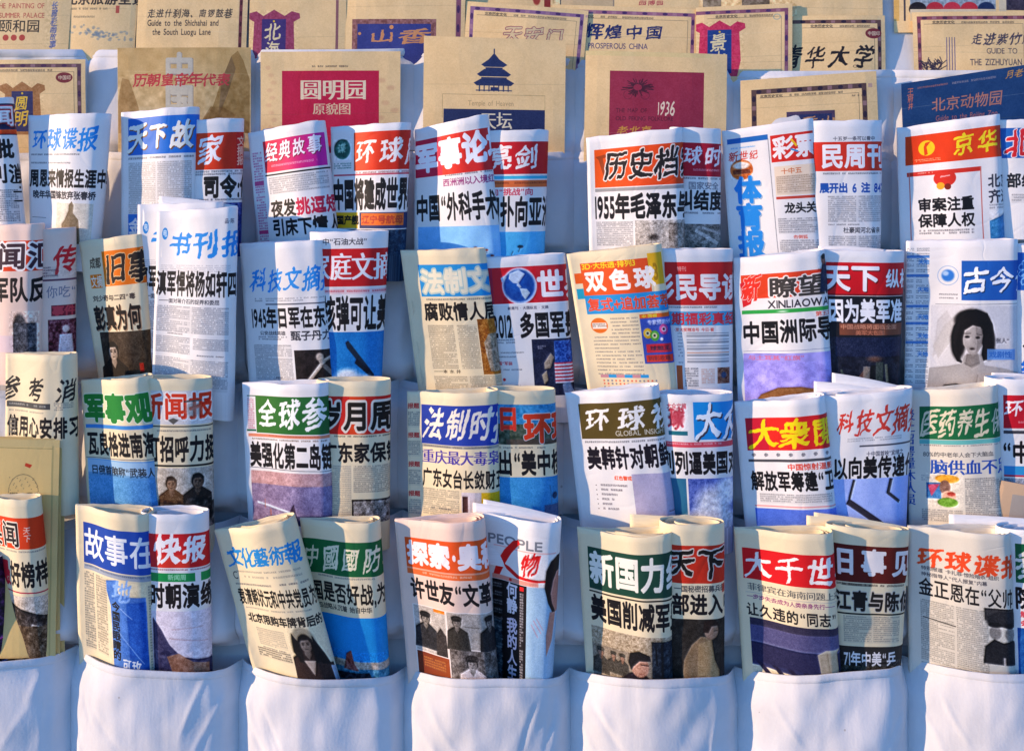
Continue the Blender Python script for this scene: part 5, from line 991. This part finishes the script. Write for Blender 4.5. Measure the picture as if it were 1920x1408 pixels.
# ------------------------------------------------------------------ the cloth with its pockets
CLOTH = mat_cloth('white_cotton')
def cloth_noise(px, py, s=0):
    return nz3((px * .006 + s, py * .004, 2.0 + s), 1) * .5 + nz3((px * .016 + py * .010, py * .004 - px * .004, 5 + s), 1) * .3 + nz3((px * .03, py * .02, 9 + s), 1) * .12
gv, gf = [], []
for j in range(2):
    for i in range(2): gv.append((-60 + 120 * i, -60 + 60.6 * j, 0))
GROUND = mat_plain('added_bounce_ground', '#a89f94', .9, .12, 3, .2)
g_ = mesh_obj('added_bounce_ground', gv, [(0, 1, 3, 2)], [GROUND], smooth=False); g_['kind'] = 'structure'  # unseen ground plane below the frame, added to bounce light onto the cloth
root = bpy.data.objects.new('hanging_organizer', None); C.objects.link(root); root.location = W(960, 1500, .18)
root['label'] = 'white cotton hanging organizer with rows of sagging pockets holding all the papers'; root['category'] = 'hanging organizer'
def kid(o, par): 
    o.parent = par
    if par is root: o.matrix_parent_inverse = root.matrix_world.inverted()
bpy.context.view_layer.update()
# backing cloth
verts, faces = [], []; NX, NY = 110, 80
for side in (0, 1):
    for j in range(NY + 1):
        for i in range(NX + 1):
            px = -260 + 2440 * i / NX; py = -220 + 1780 * j / NY
            dd = dback(py) - .004 + cloth_noise(px, py) * .004 - side * .003
            q = W(px, py, dback(py)); verts.append((q.x, -dd, q.z))
n = NX + 1; o_ = n * (NY + 1)
for j in range(NY):
    for i in range(NX): a = j * n + i; faces.append((a, a + n, a + n + 1, a + 1)); faces.append((o_ + a, o_ + a + 1, o_ + a + n + 1, o_ + a + n))
kid(mesh_obj('backing_cloth', verts, faces, [CLOTH]), root)

_ka = [0, .05, .1, .2, .3, .42, .55, .68, .78, .86, .94, 1]; _kf = [0, .27, .43, .71, .9, 1, .98, .92, .84, .75, .52, 0]
PK_A = np.linspace(0, 1, 201); PK_F = np.interp(PK_A, _ka, _kf)
for _i in range(14): PK_F[1:-1] = (PK_F[:-2] + 2 * PK_F[1:-1] + PK_F[2:]) / 4
def pocket(x0, x1, yl, yr, sag, hgt, bulge, keep, seed, gather=1.0, peak=0.0):
    """a sewn pocket: seams at x0 and x1, lip from yl to yr dipping by sag between them"""
    NX, NY = (90, 56) if hgt > 280 else (56, 34)
    rs = random.Random(int(seed * 100)); cre = []
    if hgt > 200:
        for q in range(9):
            lft = q % 2 == 0; sx_ = (rs.uniform(.0, .2) if lft else rs.uniform(.78, 1.0)); an = rs.uniform(.9, 1.5) if lft else math.pi - rs.uniform(.9, 1.5)
            cre.append((x0 + (x1 - x0) * sx_, (yl + yr) / 2 + rs.uniform(5, 150), math.cos(an), math.sin(an), rs.uniform(50, 130), rs.uniform(3.5, 7), rs.uniform(-.0019, .0019)))
    def crease(px, py):
        v = 0
        for cx, cy, dx, dy, ln, wd_, am in cre:
            u = (px - cx) * dx + (py - cy) * dy; w_ = -(px - cx) * dy + (py - cy) * dx + (u / ln) ** 2 * 9
            if -ln * .3 < u < ln * 1.3: v += am * math.exp(-(w_ / wd_) ** 2) * smooth((u + ln * .3) / (ln * .5)) * smooth((ln * 1.3 - u) / (ln * .6))
        return v
    def pt(a, v, off=0, up=0):
        t = 2 * a - 1
        # softly flattened bulge, never quite symmetrical
        ap = min(1, max(0, a + peak * .25 * math.sin(math.pi * a)))
        f = float(np.interp(ap, PK_A, PK_F)) * (1 - .03 * math.sin(a * 9 + seed))
        lip = yl + (yr - yl) * a + sag * (1 - abs(t) ** 2.2)
        # the lip rises a little where it meets the seam
        px = x0 + (x1 - x0) * a; py = lip + (yl * (1 - a) + yr * a + hgt - lip) * v - up
        k = 1 - (1 - keep) * smooth(v)
        vb = smooth((1 - v) / .10)
        base = dback(py)
        wr = cloth_noise(px, py, seed) * .0075 * gather * (.25 + f) 
        # gathers running down from the seams
        ed = math.exp(-((1 - abs(t)) / .16) ** 2)
        wr += math.sin(py * .06 + px * .09 + seed) * .0012 * ed
        wr += crease(px, py)
        s_ = (.028 if hgt > 280 else .032 if hgt > 200 else .008) * smooth(v / .2) * (1 if hgt > 280 else smooth((1 - v) / .2))
        d_ = base + .004 + s_ + (bulge - s_) * f * k * vb + wr * (0.2 + min(1, f * 3)) * smooth(v / .08) + off
        q = W(px, py, base + bulge * .5); return (q.x, -d_, q.z)
    verts, faces = [], []
    for side in (0, 1):
        for j in range(NY + 1):
            for i in range(NX + 1): verts.append(pt(i / NX, j / NY, -.0012 * side))
    n = NX + 1; o = n * (NY + 1)
    for j in range(NY):
        for i in range(NX): a = j * n + i; faces.append((a, a + n, a + n + 1, a + 1)); faces.append((o + a, o + a + 1, o + a + n + 1, o + a + n))
    for i in range(NX): faces.append((i, i + 1, o + i + 1, o + i))
    p = mesh_obj('pocket', verts, faces, [CLOTH]); kid(p, root)
    verts, faces = [], []
    prof = [(-.6, -.0018), (-1.2, -.0004), (-.8, .0010), (0, .0014), (7, .0013), (12.5, .0012), (13.2, .0005), (13.6, -.0003)]
    for i in range(NX + 1):
        for (dy, off) in prof: verts.append(pt(i / NX, max(0, dy) / hgt, off + (.0005 if 0 < dy < 12 and i % 2 else 0), up=max(0, -dy)))
    m = len(prof)
    for i in range(NX):
        for k in range(m - 1): a = i * m + k; faces.append((a, a + 1, a + m + 1, a + m))
    h = mesh_obj('hem', verts, faces, [CLOTH]); h.parent = p
    return p
rows = [  # seams, lip heights at the seams, sag, pocket height, bulge, keep
    ([-170, 165, 478, 776, 1078, 1374, 1674, 1992, 2170], [92, 94, 94, 92, 112, 134, 132, 132, 132], 3, 190, .020, .8),
    ([-170, 192, 478, 773, 1076, 1375, 1672, 1992, 2170], [285] * 9, 4, 190, .028, .8),
    ([-170, 213, 462, 774, 1086, 1353, 1682, 1998, 2170], [468, 470, 474, 480, 480, 476, 470, 470, 470], 2, 245, .060, .55),
    ([-170, 143, 447, 746, 1056, 1376, 1700, 2016, 2170], [722, 725, 724, 716, 728, 728, 724, 722, 722], 2, 245, .062, .55),
    ([-170, 150, 442, 752, 1056, 1380, 1705, 2020, 2170], [972, 975, 975, 965, 976, 978, 978, 978, 978], 2, 245, .064, .55),
    ([-186, 130, 446, 757, 1070, 1385, 1705, 2020, 2170], [1226, 1226, 1252, 1267, 1269, 1267, 1245, 1254, 1254], 34, 300, .076, .82)]
for r, (sx, ly, sag, hgt, bul, keep) in enumerate(rows):
    for k in range(len(sx) - 1):
        wd = (sx[k + 1] - sx[k]) / 315
        sg = sag if r < 5 else [-4, -2, -7, -15, -16, -13, -7, -12][k]
        pocket(sx[k], sx[k + 1], ly[k], ly[k + 1], sg, hgt, bul * min(1, wd), keep, r * 11.3 + k * 3.1, 2.2 if r < 5 else 1.3, peak=[.05, -.04, .1, 0, .06, -.03, .04, 0][k])
bpy.data.objects.remove(_go); bpy.data.curves.remove(_cu)
print('papers', len(NEWS), 'booklets', len(BOOKS))
